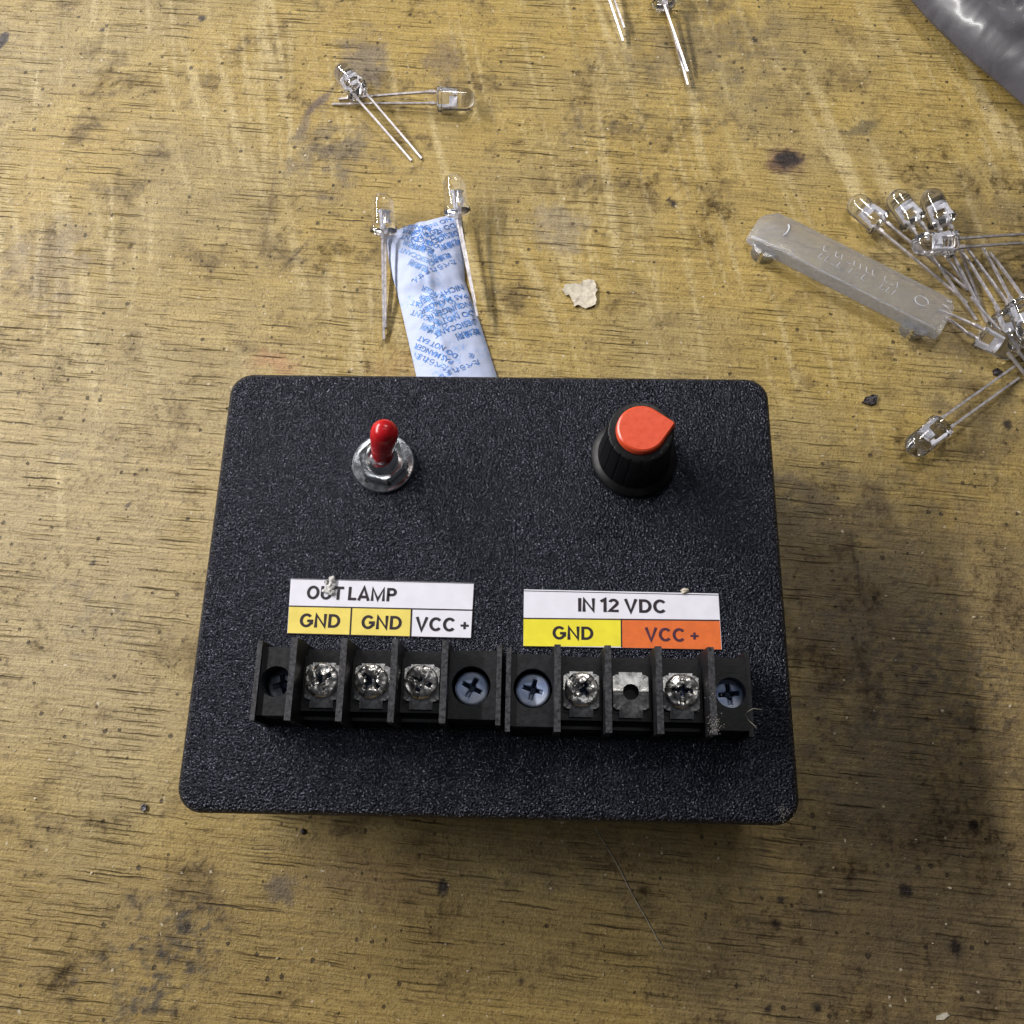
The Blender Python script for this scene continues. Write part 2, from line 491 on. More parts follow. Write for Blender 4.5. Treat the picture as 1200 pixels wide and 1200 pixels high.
def build_materials():
    MAT['bench'] = bench_material()
    MAT['lid'] = box_plastic('grained_black_plastic')
    MAT['body'] = box_plastic('black_box_wall_plastic', False)
    MAT['block'] = simple('black_terminal_plastic', (0.007, 0.007, 0.009), 0.42, nscale=0.8, namp=0.3, bump=0.06)
    MAT['worn'] = simple('rubbed_terminal_edge', (0.042, 0.041, 0.047), 0.42, nscale=1.6, namp=0.4, bump=0.1, bscale=3)
    MAT['steel'] = simple('bright_steel', (0.64, 0.62, 0.60), 0.30, 0.9, nscale=0.9, namp=0.25, bump=0.03, bscale=1.2)
    MAT['chrome'] = simple('plated_switch_steel', (0.82, 0.82, 0.84), 0.17, 1.0, nscale=0.6, namp=0.14, bump=0.02)
    MAT['blue_steel'] = simple('blued_screw_steel', (0.36, 0.50, 0.86), 0.42, 0.25, nscale=0.22, namp=0.12,
                               tint=(0.66, 0.71, 0.84), bump=0.02)
    MAT['dull_steel'] = simple('dull_screw_steel', (0.22, 0.24, 0.30), 0.42, 0.8, nscale=0.5, namp=0.2)
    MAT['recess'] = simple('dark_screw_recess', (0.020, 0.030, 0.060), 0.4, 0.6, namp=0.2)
    MAT['hole'] = simple('dark_hole', (0.004, 0.004, 0.004), 0.8)
    MAT['red_cap'] = simple('red_vinyl', (0.50, 0.010, 0.016), 0.25, nscale=0.5, namp=0.10)
    MAT['orange_cap'] = simple('red_orange_plastic', (0.74, 0.085, 0.030), 0.30, nscale=0.9, namp=0.04)
    MAT['knob'] = knob_plastic()
    MAT['white_label'] = simple('white_label_paper', (0.80, 0.79, 0.88), 0.45, nscale=0.3, namp=0.02)
    MAT['yellow_label'] = simple('pale_yellow_print', (0.85, 0.69, 0.15), 0.45, nscale=0.3, namp=0.03)
    MAT['lemon_label'] = simple('lemon_yellow_print', (0.84, 0.74, 0.035), 0.45, nscale=0.3, namp=0.03)
    MAT['orange_label'] = simple('orange_print', (0.74, 0.155, 0.028), 0.45, nscale=0.4, namp=0.05)
    MAT['ink'] = simple('black_print', (0.018, 0.010, 0.016), 0.5)
    MAT['orange_ink'] = simple('purple_black_print', (0.075, 0.018, 0.040), 0.5, namp=0.3, nscale=2.5)
    MAT['blue_ink'] = simple('blue_print', (0.06, 0.22, 0.64), 0.6, nscale=0.9, namp=0.3)
    MAT['pale_blue_ink'] = simple('faint_blue_print', (0.17, 0.36, 0.76), 0.6, nscale=0.9, namp=0.2)
    MAT['packet'] = paper_packet()
    MAT['glass'] = led_glass()
    MAT['wire'] = simple('tinned_wire', (0.62, 0.59, 0.62), 0.36, 0.7, nscale=0.7, namp=0.15)
    MAT['cup'] = simple('silvered_cup', (0.82, 0.82, 0.90), 0.35, 0.1, nscale=2.0, namp=0.06)
    MAT['frost'] = frosted()
    MAT['frost_lit_side'] = simple('frosted_plastic_lit_side', (0.52, 0.53, 0.58), 0.4, nscale=0.8, namp=0.08, trans=0.25)  # front face coloured paler to stand for light at a grazing angle
    MAT['mark'] = simple('moulded_mark_glint', (0.62, 0.64, 0.70), 0.2, nscale=1.5, namp=0.1)  # white glints on the raised strokes, given as colour
    MAT['bag'] = bag_material('grey_film', (0.065, 0.062, 0.074), (0.14, 0.135, 0.155))
    MAT['bag_blue_sheen'] = bag_material('blue_sheen_film', (0.10, 0.11, 0.22), (0.22, 0.24, 0.42))  # blue sheen past the fold, put into the film's colour
    MAT['flake'] = simple('dry_paint_flake', (0.60, 0.54, 0.43), 0.7, nscale=0.8, namp=0.12, bump=0.2, bscale=1.0)
    MAT['glue'] = simple('grey_glue_residue', (0.46, 0.45, 0.44), 0.35, nscale=1.4, namp=0.4, bump=0.1)
    MAT['chip'] = simple('dark_slag', (0.028, 0.022, 0.026), 0.35, nscale=1.0, namp=0.4, bump=0.2)
    MAT['grey_chip'] = simple('grey_slag', (0.11, 0.10, 0.11), 0.4, nscale=1.0, namp=0.4, bump=0.2)
    MAT['crumb'] = simple('pale_wood_crumb', (0.55, 0.46, 0.32), 0.7, nscale=1.0, namp=0.25)
    MAT['fibre'] = simple('pale_fibre', (0.34, 0.31, 0.26), 0.6, namp=0.2)


build_materials()


# ---------------------------------------------------------------- mesh helpers (millimetres)
def finish(name, bm, mats, parent=None, smooth=35.0, inv=None, bevel=0.0):
    if inv is not None:
        bmesh.ops.transform(bm, matrix=inv, verts=bm.verts)
    if bevel:
        bm.normal_update()
        es = [e for e in bm.edges if len(e.link_faces) == 2 and e.calc_face_angle(0) > math.radians(40)]
        bmesh.ops.bevel(bm, geom=es, offset=bevel, segments=2, affect='EDGES', clamp_overlap=True)
    for v in bm.verts:
        v.co *= S
    bm.normal_update()
    lim = math.radians(smooth)
    for f in bm.faces:
        f.smooth = smooth > 0
    for e in bm.edges:
        if len(e.link_faces) == 2 and e.calc_face_angle(0) > lim:
            e.smooth = False
    me = bpy.data.meshes.new(name)
    bm.to_mesh(me)
    bm.free()
    for m in (mats if isinstance(mats, (list, tuple)) else [mats]):
        me.materials.append(m)
    o = bpy.data.objects.new(name, me)
    COL.objects.link(o)
    if parent is not None:
        o.parent = parent
    return o


def empty(name, loc, label, cat, group=None, rot=None):
    o = bpy.data.objects.new(name, None)
    o.empty_display_size = 0.005
    COL.objects.link(o)
    M = Matrix.Translation(Vector(loc) * S)
    if rot is not None:
        M = M @ rot.to_4x4()
    o.matrix_world = M
    tag(o, label, cat, group)
    return o


def tag(o, label, cat, group=None):
    o['label'] = label
    o['category'] = cat
    if group:
        o['group'] = group
    return o


def add_box(bm, x0, x1, y0, y1, z0, z1, mat=0, top=None, taper=0.0):
    vs = [bm.verts.new(c) for c in ((x0, y0, z0), (x1, y0, z0), (x1, y1, z0), (x0, y1, z0),
                                    (x0 + taper, y0 + taper, z1), (x1 - taper, y0 + taper, z1),
                                    (x1 - taper, y1 - taper, z1), (x0 + taper, y1 - taper, z1))]
    fs = []
    for idx in ((3, 2, 1, 0), (4, 5, 6, 7), (0, 1, 5, 4), (1, 2, 6, 5), (2, 3, 7, 6), (3, 0, 4, 7)):
        f = bm.faces.new([vs[i] for i in idx])
        f.material_index = mat
        fs.append(f)
    if top is not None:
        fs[1].material_index = top
    return fs


def add_rings(bm, rings, closed=True, cap0=True, cap1=True, mat=0):
    """skin a list of vertex-coordinate rings"""
    R = [[bm.verts.new(c) for c in r] for r in rings]
    n = len(R[0])
    for a, b in zip(R, R[1:]):
        for i in range(n if closed else n - 1):
            j = (i + 1) % n
            bm.faces.new((a[i], a[j], b[j], b[i])).material_index = mat
    if cap0:
        bm.faces.new(list(reversed(R[0]))).material_index = mat
    if cap1:
        bm.faces.new(R[-1]).material_index = mat
    return R


def lathe(bm, prof, seg=48, axis='Z', center=(0, 0, 0), mat=0, cap0=True, cap1=True, rfun=None):
    """prof: list of (radius, height)"""
    c = Vector(center)
    rings = []
    for r, h in prof:
        ring = []
        for i in range(seg):
            a = 2 * math.pi * i / seg
            rr = r if rfun is None else rfun(r, h, a)
            p = Vector((math.cos(a) * rr, math.sin(a) * rr, h))
            if axis == 'X':
                p = Vector((p.z, p.x, p.y))
            ring.append(c + p)
        rings.append(ring)
    return add_rings(bm, rings, True, cap0, cap1, mat)


def frame_of(d):
    d = d.normalized()
    up = Vector((0, 0, 1)) if abs(d.z) < 0.9 else Vector((1, 0, 0))
    s = d.cross(up).normalized()
    return s, s.cross(d)


def tube(bm, pts, r, seg=8, mat=0, square=False, radii=None):
    rings = []
    for i, p in enumerate(pts):
        d = (pts[min(i + 1, len(pts) - 1)] - pts[max(i - 1, 0)])
        a, b = frame_of(d)
        rr = r if radii is None else radii[i]
        if square:
            rings.append([p + a * sx * rr + b * sy * rr for sx, sy in ((1, 1), (-1, 1), (-1, -1), (1, -1))])
        else:
            rings.append([p + a * math.cos(2 * math.pi * k / seg) * rr + b * math.sin(2 * math.pi * k / seg) * rr
                          for k in range(seg)])
    add_rings(bm, rings, True, True, True, mat)
    bmesh.ops.recalc_face_normals(bm, faces=bm.faces)


def round_rect(hx, hy, r, z, n=8, cx=0, cy=0):
    out = []
    for qx, qy, a0 in ((1, 1, 0), (-1, 1, 90), (-1, -1, 180), (1, -1, 270)):
        for k in range(n + 1):
            a = math.radians(a0 + 90.0 * k / n)
            out.append(Vector((cx + qx * (hx - r) + r * math.cos(a), cy + qy * (hy - r) + r * math.sin(a), z)))
    return out


# ---------------------------------------------------------------- the bench
def graded(lo, hi, a, b, fine):
    """coordinates from lo to hi, fine between a and b and coarse outside"""
    v = list(np.arange(a, b, fine))
    out, st = [], fine
    x = a
    while x > lo:
        st *= 1.6
        x -= st
        out.insert(0, max(x, lo))
    tail, st, x = [], fine, v[-1]
    while x < hi:
        st *= 1.6
        x += st
        tail.append(min(x, hi))
    return np.array(out + v + tail)


gx, gy = graded(-420, 420, -150, 160, 0.62), graded(-360, 460, -135, 175, 0.62)
nx, ny = len(gx), len(gy)
XX, YY = np.meshgrid(gx, gy)
XX, YY = XX.ravel(), YY.ravel()
me = bpy.data.meshes.new('bench_top')
nv = nx * ny
co = np.zeros((nv + 4, 3))
co[:nv, 0], co[:nv, 1] = XX * S, YY * S
co[nv:] = [(-.42, -.36, -.018), (.42, -.36, -.018), (.42, .46, -.018), (-.42, .46, -.018)]
I, J = np.meshgrid(np.arange(nx - 1), np.arange(ny - 1))
k0 = (J * nx + I).ravel()
quads = np.stack([k0, k0 + 1, k0 + 1 + nx, k0 + nx], 1)
faces = quads.tolist()
e_ = [list(range(nx)), [nx - 1 + k * nx for k in range(ny)], [nv - 1 - k for k in range(nx)], [nv - nx - k * nx for k in range(ny)]]
for side, (c0, c1) in zip(e_, ((0, 1), (1, 2), (2, 3), (3, 0))):
    faces.append([nv + c0, nv + c1] + side[::-1])
faces.append([nv + 3, nv + 2, nv + 1, nv])
me.from_pydata(co.tolist(), [], faces)
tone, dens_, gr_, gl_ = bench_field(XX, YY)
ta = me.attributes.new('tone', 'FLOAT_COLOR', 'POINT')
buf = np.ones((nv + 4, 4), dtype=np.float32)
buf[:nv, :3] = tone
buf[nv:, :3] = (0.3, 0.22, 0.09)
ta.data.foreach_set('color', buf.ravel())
for nm, arr in (('dens', dens_), ('grime', gr_), ('gloss', gl_)):
    fa = me.attributes.new(nm, 'FLOAT', 'POINT')
    b1 = np.zeros(nv + 4, dtype=np.float32)
    b1[:nv] = arr
    fa.data.foreach_set('value', b1)
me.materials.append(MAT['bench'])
bench = bpy.data.objects.new('bench_top', me)
COL.objects.link(bench)
bench['kind'] = 'structure'

# ---------------------------------------------------------------- the control box
HX, HY = 53.0, 41.45
box = empty('control_box', (0, 0, 0), 'black plastic control box with red toggle, orange-capped knob and two terminal strips',
            'control box')

bm = bmesh.new()                              # the walls, tapering to the base
rings = [round_rect(HX - 2.4 + t_, HY - 2.4 + t_, 4.0, z) for z, t_ in ((0.0, -0.8), (0.8, 0.0), (24.4, 1.4))]
add_rings(bm, rings)
finish('enclosure_wall', bm, MAT['body'], box)

bm = bmesh.new()                              # the lid with its softened edge
prof = [(24.4, 0.0), (28.6, 0.0), (29.2, 0.16), (29.65, 0.5), (29.9, 0.95), (30.0, 1.6)]
rings = [round_rect(HX - i, HY - i, max(4.4 - i * 0.8, 1.5), z, 10) for z, i in prof]
add_rings(bm, rings)
finish('lid', bm, MAT['lid'], box, smooth=40)


# --- toggle switch
sw = px(449.3, 543.0, Z0 + 0.4)
bm = bmesh.new()
bt = px(448.5, 538.5, Z0 + 4.4)
thread = [(2.95, 2.2)]
for k in range(7):
    thread += [(2.95, 2.5 + k * 0.3), (2.72, 2.65 + k * 0.3)]
thread += [(2.9, 4.55), (2.55, 4.8), (2.25, 4.75), (2.15, 4.2), (2.1, 3.2)]
lathe(bm, thread, 48, center=(sw.x, sw.y, Z0), cap0=False)
tog = finish('toggle_switch', bm, MAT['chrome'], box)
bm = bmesh.new()


def wash_r(r, h, a):
    return r


lathe(bm, [(3.0, 0.02), (5.75, 0.02), (5.95, 0.25), (5.95, 0.62), (5.75, 0.82), (5.2, 0.80), (4.6, 0.70), (3.0, 0.72)], 72,
      center=(sw.x, sw.y, Z0), cap0=False, cap1=False)
for k in range(3):                            # flat dark patches painting the shade between nut and washer
    a = math.radians((232, 288, 352)[k])
    c = Vector((sw.x + 4.75 * math.cos(a), sw.y + 4.75 * math.sin(a), Z0))
    ring = [c + Vector((math.cos(a) * px_ - math.sin(a) * py_, math.sin(a) * px_ + math.cos(a) * py_, 0.835))
            for px_, py_ in ((-0.2, -0.5), (0.22, -0.25), (0.22, 0.3), (-0.2, 0.5))]
    bm.faces.new([bm.verts.new(v) for v in ring]).material_index = 1
finish('washer', bm, [MAT['chrome'], MAT['hole']], tog)
bm = bmesh.new()
rings = []
for z, rr in ((0.86, 4.45), (0.86, 4.62), (2.5, 4.62), (2.75, 4.25), (2.8, 3.7)):
    ring = []
    for i in range(48):
        a = 2 * math.pi * i / 48
        hexr = 4.0 / math.cos(((a + math.radians(14)) % (math.pi / 3)) - math.pi / 6)
        ring.append((sw.x + min(hexr, rr) * math.cos(a), sw.y + min(hexr, rr) * math.sin(a), Z0 + z))
    rings.append(ring)
rings.append([(sw.x + 3.0 * math.cos(2 * math.pi * i / 48), sw.y + 3.0 * math.sin(2 * math.pi * i / 48), Z0 + 2.75)
              for i in range(48)])
add_rings(bm, rings, cap1=False)
finish('nut', bm, MAT['chrome'], tog, smooth=30)
p0 = Vector((sw.x, sw.y, Z0 + 3.3))
p1 = px(450.8, 505.5, Z0 + 13.0)
d = (p1 - p0).normalized()
L = (p1 - p0).length
s_, u_ = frame_of(d)


def along(prof, seg=32):
    return [[p0 + d * h + s_ * math.cos(2 * math.pi * k / seg) * r + u_ * math.sin(2 * math.pi * k / seg) * r
             for k in range(seg)] for r, h in prof]


bm = bmesh.new()
add_rings(bm, along([(1.35, -0.6), (1.4, 2.4)]))
bmesh.ops.recalc_face_normals(bm, faces=bm.faces)
finish('lever', bm, MAT['chrome'], tog)
bm = bmesh.new()
prof = [(1.45, 1.5), (1.85, 1.5), (1.92, 2.0), (2.2, L * 0.5), (2.45, L * 0.75), (2.5, L * 0.9)]
R = 2.5
for k in range(1, 9):
    a = math.pi / 2 * k / 8.0
    prof.append((max(R * math.cos(a), 0.02), L * 0.9 + 0.35 + R * math.sin(a)))
add_rings(bm, along(prof))
bmesh.ops.recalc_face_normals(bm, faces=bm.faces)
finish('lever_cap', bm, MAT['red_cap'], tog, smooth=50)
def scuffs(u0, v0, spots, z, name, mat, parent, seed, tall=0.12):
    rnd = random.Random(seed)
    bm = bmesh.new()
    for (u, v, r, n) in spots:
        for _ in range(n):
            c = px(u + rnd.gauss(0, r), v + rnd.gauss(0, r), z)
            q = [(c.x + rnd.uniform(.03, .11) * math.cos(a), c.y + rnd.uniform(.03, .11) * math.sin(a), z + 0.02)
                 for a in (0.2, 1.4, 2.6, 3.7, 5.1)]
            top = bm.verts.new((c.x, c.y, z + tall * rnd.uniform(.5, 1)))
            vs = [bm.verts.new(p) for p in q]
            for i in range(5):
                bm.faces.new((vs[i], vs[(i + 1) % 5], top))
    o = finish(name, bm, mat, parent, smooth=0)
    return o


# --- rotary knob
kb = px(742.0, 537.5, Z0)
ang = math.radians(11)
bm = bmesh.new()


def flute(r, h, a):
    if 3.0 < h < 13.0:
        k = (a - ang) % (2 * math.pi) / (2 * math.pi) * 18
        f = abs((k % 1.0) - 0.5)
        return r - 0.16 * max(0.0, min(1.0, (f - 0.38) / 0.10))
    return r


lathe(bm, [(6.9, 0.35), (7.8, 0.35), (8.05, 0.6), (8.05, 1.5), (7.8, 1.85), (6.85, 2.35), (6.66, 3.2), (6.58, 4.2), (6.0, 11.6),
           (5.93, 12.4), (5.78, 12.85), (5.5, 13.0), (4.6, 13.0)], 216, center=(0, 0, 0), rfun=flute)
knob = finish('knob', bm, MAT['knob'], box, smooth=30)
knob.location = Vector((kb.x, kb.y, Z0)) * S
bm = bmesh.new()


def teardrop(r, z, tip):
    """circle of radius r drawn out to a point at distance tip"""
    out = []
    al = math.acos(r / tip)
    n = 48
    for i in range(n + 1):
        a = al + (2 * math.pi - 2 * al) * i / n
        out.append(Vector((r * math.cos(a), r * math.sin(a), z)))
    for f in (0.33, 0.66, 0.95):
        p, q = out[n], Vector((tip, 0, z))
        out.append(p.lerp(q, f))
    for f in (0.05, 0.34, 0.67):
        p, q = Vector((tip, 0, z)), out[0]
        out.append(p.lerp(q, f))
    Rz = Matrix.Rotation(ang, 3, 'Z')
    return [Rz @ v for v in out]


add_rings(bm, [teardrop(r, z, tp) for r, z, tp in ((4.5, 13.02, 6.15), (4.42, 13.9, 6.1), (4.3, 14.25, 6.0), (4.0, 14.45, 5.75))])
Rz = Matrix.Rotation(ang, 3, 'Z')
vs = []
for (r0, z0, hw) in ((6.08, 13.0, 0.28), (6.12, 12.2, 0.26), (6.28, 10.0, 0.24), (6.42, 8.2, 0.2)):
    vs.append([bm.verts.new(Rz @ Vector((r0 - dd, sgn * hw, z0))) for dd, sgn in ((0.5, -1), (0.0, -1), (0.0, 1), (0.5, 1))])
for a, b in zip(vs, vs[1:]):
    for i in range(4):
        bm.faces.new((a[i], a[(i + 1) % 4], b[(i + 1) % 4], b[i]))
bm.faces.new(vs[0])
bm.faces.new(vs[-1])
bmesh.ops.recalc_face_normals(bm, faces=bm.faces)
finish('pointer_cap', bm, MAT['orange_cap'], knob, smooth=28)


# --- screws, plates and the barrier strips
def screw_head(name, parent, c, r, h, mat, rot=0.0, slot=False, chew=0.0, seed=1, cross=(0.36, 1.75), depth=1.1, flat=0.25):
    """pan head as a fine height field: dome, crossed recess, optional through slots, chewed metal"""
    bm = bmesh.new()
    nr, na = 30, 120
    cr, sr = math.cos(rot), math.sin(rot)
    rings = []

    def height(x, y):
        q = math.hypot(x, y) / r
        z = h * (1 - flat * q ** 2.2 - max(0, q - 0.86) ** 2 * 9)
        X, Y = x * cr + y * sr, -x * sr + y * cr
        wob = 1.0 + 0.25 * chew * mnoise.noise(Vector((x * 1.3, y * 1.3, seed)))
        hw = cross[0] * wob
        la = cross[1]
        inside = max(min(hw - abs(X), la - abs(Y)), min(hw - abs(Y), la - abs(X)))
        core = 0.72 - math.hypot(X, Y)
        k = max(0.0, min(1.0, inside / 0.16 + 0.5))
        fade = max(0.25, 1 - math.hypot(X, Y) / (la * 1.25))
        k = max(k * fade, max(0.0, min(1.0, core / 0.3 + 0.3)))
        z -= depth * k
        if slot:
            s = max(0.0, min(1.0, (0.42 - abs(Y)) / 0.15 + 0.5)) * max(0.0, min(1.0, (abs(X) - 1.2) / 0.4))
            s2 = max(0.0, min(1.0, (0.42 - abs(X)) / 0.15 + 0.5)) * max(0.0, min(1.0, (abs(Y) - 1.2) / 0.4))
            z -= 0.55 * max(s, s2)
        if chew:
            n = mnoise.noise(Vector((x * 0.9, y * 0.9, seed * 3.7)))
            n2 = mnoise.noise(Vector((x * 2.1, y * 2.1, seed * 1.9)))
            z += chew * (0.40 * n + 0.07 * n2)
            z -= chew * 0.5 * max(0, mnoise.noise(Vector((x * 0.5, y * 0.5, seed * 7.1))) - 0.1)
        return z

    for i in range(1, nr + 1):
        rad = r * i / nr
        rings.append([(rad * math.cos(2 * math.pi * k / na), rad * math.sin(2 * math.pi * k / na),
                       height(rad * math.cos(2 * math.pi * k / na), rad * math.sin(2 * math.pi * k / na)))
                      for k in range(na)])
    rings.append([(r * 0.98 * math.cos(2 * math.pi * k / na), r * 0.98 * math.sin(2 * math.pi * k / na), 0.0) for k in range(na)])
    R = add_rings(bm, rings, cap0=False, cap1=True)
    cv = bm.verts.new((0, 0, height(0, 0)))
    for k in range(na):
        bm.faces.new((cv, R[0][k], R[0][(k + 1) % na]))
    bmesh.ops.recalc_face_normals(bm, faces=bm.faces)
    for f in bm.faces:                        # faces inside the cross painted dark, as shade in the recess
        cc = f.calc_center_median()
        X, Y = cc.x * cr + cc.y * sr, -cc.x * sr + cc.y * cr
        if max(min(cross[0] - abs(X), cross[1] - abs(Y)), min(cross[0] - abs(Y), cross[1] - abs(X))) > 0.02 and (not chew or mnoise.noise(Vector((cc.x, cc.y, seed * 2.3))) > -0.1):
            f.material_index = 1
    o = finish(name, bm, mat, parent, smooth=32)
    o.location = Vector(c) * S
    return o


def ring_plate(bm, outline, hole_r, z0, z1, seg, mat=0, center=(0, 0), bend=None):
    """flat plate with a round hole; outline is a star-shaped polygon about center"""
    cx, cy = center
    angs = sorted(set([2 * math.pi * k / seg for k in range(seg)] +
                      [math.atan2(y, x) % (2 * math.pi) for x, y in outline]))

    def ray(a):
        dx, dy = math.cos(a), math.sin(a)
        best = 1e9
        for (x1, y1), (x2, y2) in zip(outline, outline[1:] + outline[:1]):
            ex, ey = x2 - x1, y2 - y1
            den = dx * ey - dy * ex
            if abs(den) < 1e-9:
                continue
            t_ = (x1 * ey - y1 * ex) / den
            s_ = (x1 * dy - y1 * dx) / den
            if t_ > 0 and -1e-6 <= s_ <= 1 + 1e-6:
                best = min(best, t_)
        return best

    b = bend or (lambda x, y: 0.0)
    cols = []
    for a in angs:
        R_ = ray(a)
        col = []
        for f in (0.0, 0.33, 0.66, 1.0):
            rr = hole_r + (R_ - hole_r) * f
            x, y = rr * math.cos(a), rr * math.sin(a)
            col.append((x, y))
        cols.append(col)
    top = [[bm.verts.new((cx + x, cy + y, z1 + b(x, y))) for x, y in c] for c in cols]
    bot = [[bm.verts.new((cx + x, cy + y, z0 + b(x, y))) for x, y in c] for c in cols]
    n = len(cols)
    for i in range(n):
        j = (i + 1) % n
        for k in range(3):
            bm.faces.new((top[i][k], top[i][k + 1], top[j][k + 1], top[j][k])).material_index = mat
            bm.faces.new((bot[i][k], bot[j][k], bot[j][k + 1], bot[i][k + 1])).material_index = mat
        bm.faces.new((top[i][3], bot[i][3], bot[j][3], top[j][3])).material_index = mat
        bm.faces.new((top[i][0], top[j][0], bot[j][0], bot[i][0])).material_index = mat


FT = 12.4                                     # barrier height above the lid


def terminal_block(fins, left, right, vtop, vbot, screws, end_right, mounts):
    """fins: pixel x of each barrier's top (at its upper and lower end), left/right: outer end walls"""
    zf = Z0 + FT
    fx = [((px(a, vtop, zf) + px(b, vbot, zf)) / 2).x for a, b in fins]
    ym = [px(a, vtop, zf).y for a, b in fins]
    yb = sum(ym) / len(ym)
    yf = sum(px(b, vbot, zf).y for a, b in fins) / len(fins)
    xl = ((px(left[0], vtop, Z0 + 10.5) + px(left[1], vbot, Z0 + 10.5)) / 2).x
    xr = ((px(right[0], vtop, Z0 + 10.5) + px(right[1], vbot, Z0 + 10.5)) / 2).x
    ymid = (yf + yb) / 2
    bm = bmesh.new()
    add_box(bm, xl + 0.5, xr - 0.5, yf + 0.8, yb - 0.8, Z0 + 0.02, Z0 + 2.6)
    for x in fx:                              # the barriers, with rubbed tops
        add_box(bm, x - 0.62, x + 0.62, yf - 0.0, yb + 0.0, Z0 + 0.02, zf, 0, 1, taper=0.10)
    add_box(bm, xl - 0.45, xl + 0.6, yf + 0.1, yb - 0.1, Z0 + 0.02, Z0 + 9.3, 0, 1, taper=0.12)
    add_box(bm, xr - 0.6, xr + 0.45, yf + 0.1, yb - 0.1, Z0 + 0.02, Z0 + (8.5 if end_right else 9.3), 0, 0 if end_right else 1, taper=0.12)
    for a, b in zip(fx, fx[1:]):              # the seats of the terminals
        add_box(bm, a + 0.6, b - 0.6, ymid - 4.6, ymid + 4.6, Z0 + 2.5, Z0 + 6.6)
        add_box(bm, a + 0.6, b - 0.6, ymid - 4.6 - 1.3, ymid - 4.62, Z0 + 2.5, Z0 + 4.2)
        add_box(bm, a + 0.6, b - 0.6, ymid + 4.62, yb - 0.9, Z0 + 2.5, Z0 + 5.2)
    holes = []
    for (a, b), hp in zip(((xl + 0.5, fx[0] + 0.3), (fx[-1] - 0.3, xr - 0.5)), mounts):   # ends with counterbored holes
        hc = px(*hp, Z0 + 8.6)
        y0, y1 = yf + 1.15 - hc.y, yb - 1.15 - hc.y
        o = [(b - hc.x, y1), (a - hc.x, y1), (a - hc.x, y0), (b - hc.x, y0)]
        ring_plate(bm, o, min(3.25, b - hc.x - 0.1, hc.x - a - 0.1), Z0 + 2.5, Z0 + 8.6, 64, 0, (hc.x, hc.y))
        holes.append((hc.x, hc.y))
    root = finish('terminal_block', bm, [MAT['block'], MAT['worn']], box, smooth=28)
    for (a, b), has, sd in zip(zip(fx, fx[1:]), screws, range(9)):
        cx = (a + b) / 2
        w2, h2, lw, lh = 2.95, 2.85, 1.95, 4.2
        o = [(w2, 2.5), (w2 - .5, h2), (lw, h2), (lw, 3.25), (-lw, 3.25), (-lw, h2), (-w2 + .5, h2), (-w2, 2.5), (-w2, -2.5),
             (-w2 + .5, -h2), (-lw, -h2), (-lw, -lh), (lw, -lh), (lw, -h2), (w2 - .5, -h2), (w2, -2.5)]
        pb = bmesh.new()
        ring_plate(pb, o, 1.32, 0.0, 0.7, 72, 0, (0, 0),
                   lambda x, y: 0.35 * max(0, 1 - abs(y) / 2.2) - 0.22 * max(0, abs(y) - 3.0) ** 2 + 0.03 * math.sin(y * 9) * (abs(x) > 1.6))
        bmesh.ops.recalc_face_normals(pb, faces=pb.faces)
        pl = finish('clamp_plate', pb, MAT['steel'], root, smooth=25)
        pl.location = Vector((cx, ymid + 0.1, Z0 + 6.75)) * S
        if has:
            screw_head('terminal_screw', root, (cx, ymid + 0.3, Z0 + 7.7), 2.85, 1.7, [MAT['steel'], MAT['recess']],
                       rot=0.5 + sd * 0.37 + (0.3 if end_right else 0), slot=True, chew=0.75 + 0.2 * (sd % 2), seed=sd + (11 if end_right else 3))
        else:
            hb = bmesh.new()
            lathe(hb, [(1.3, 0.0), (1.3, 0.1)], 24)
            o2 = finish('screw_hole', hb, MAT['hole'], root)
            o2.location = Vector((cx, ymid + 0.1, Z0 + 6.63)) * S
    return root, holes, ymid


lb, lh, ly = terminal_block([(345, 336.5), (403, 397), (463.5, 457), (521.5, 518.5)], (302, 292), (586, 583.5), 747.5, 846.5,
                            (1, 1, 1), False, ((323, 798.5), (552, 803.5)))
rb, rh, ry = terminal_block([(654, 652.5), (713, 713), (773, 773), (834, 836)], (595, 594.5), (879, 884), 756, 860,
                            (1, 0, 1), True, ((624.5, 806.5), (856.5, 811.5)))
for blk, hole, dx, dy, dz, mt, rt in ((lb, lh[0], 0.35, 0.0, 3.6, 'dull_steel', 0.25), (lb, lh[1], 0.0, -0.1, 5.2, 'blue_steel', -0.45),
                                       (rb, rh[0], 0.0, 0.0, 5.2, 'blue_steel', -0.25), (rb, rh[1], 0.2, 0.0, 4.8, 'blue_steel', 0.12)):
    screw_head('mounting_screw', blk, (hole[0] + dx, hole[1] + dy, Z0 + dz), 2.82, 1.4, [MAT[mt], MAT['recess']], rot=rt, flat=0.12)


# --- printed labels
def text_bm(body, bold=0.0, spacing=1.0):
    cu = bpy.data.curves.new('t', 'FONT')
    cu.body = body
    cu.size = 1.0
    cu.offset = bold
    cu.space_character = spacing
    cu.resolution_u = 6
    o = bpy.data.objects.new('t', cu)
    COL.objects.link(o)
    dg = bpy.context.evaluated_depsgraph_get()
    dg.update()
    me = bpy.data.meshes.new_from_object(o.evaluated_get(dg))
    bm = bmesh.new()
    bm.from_mesh(me)
    bpy.data.objects.remove(o)
    bpy.data.curves.remove(cu)
    bpy.data.meshes.remove(me)
    return bm


def arc(cx, cy, rx, ry, a0, a1, n=18):
    return [(cx + rx * math.cos(math.radians(a0 + (a1 - a0) * k / n)), cy + ry * math.sin(math.radians(a0 + (a1 - a0) * k / n)))
            for k in range(n + 1)]


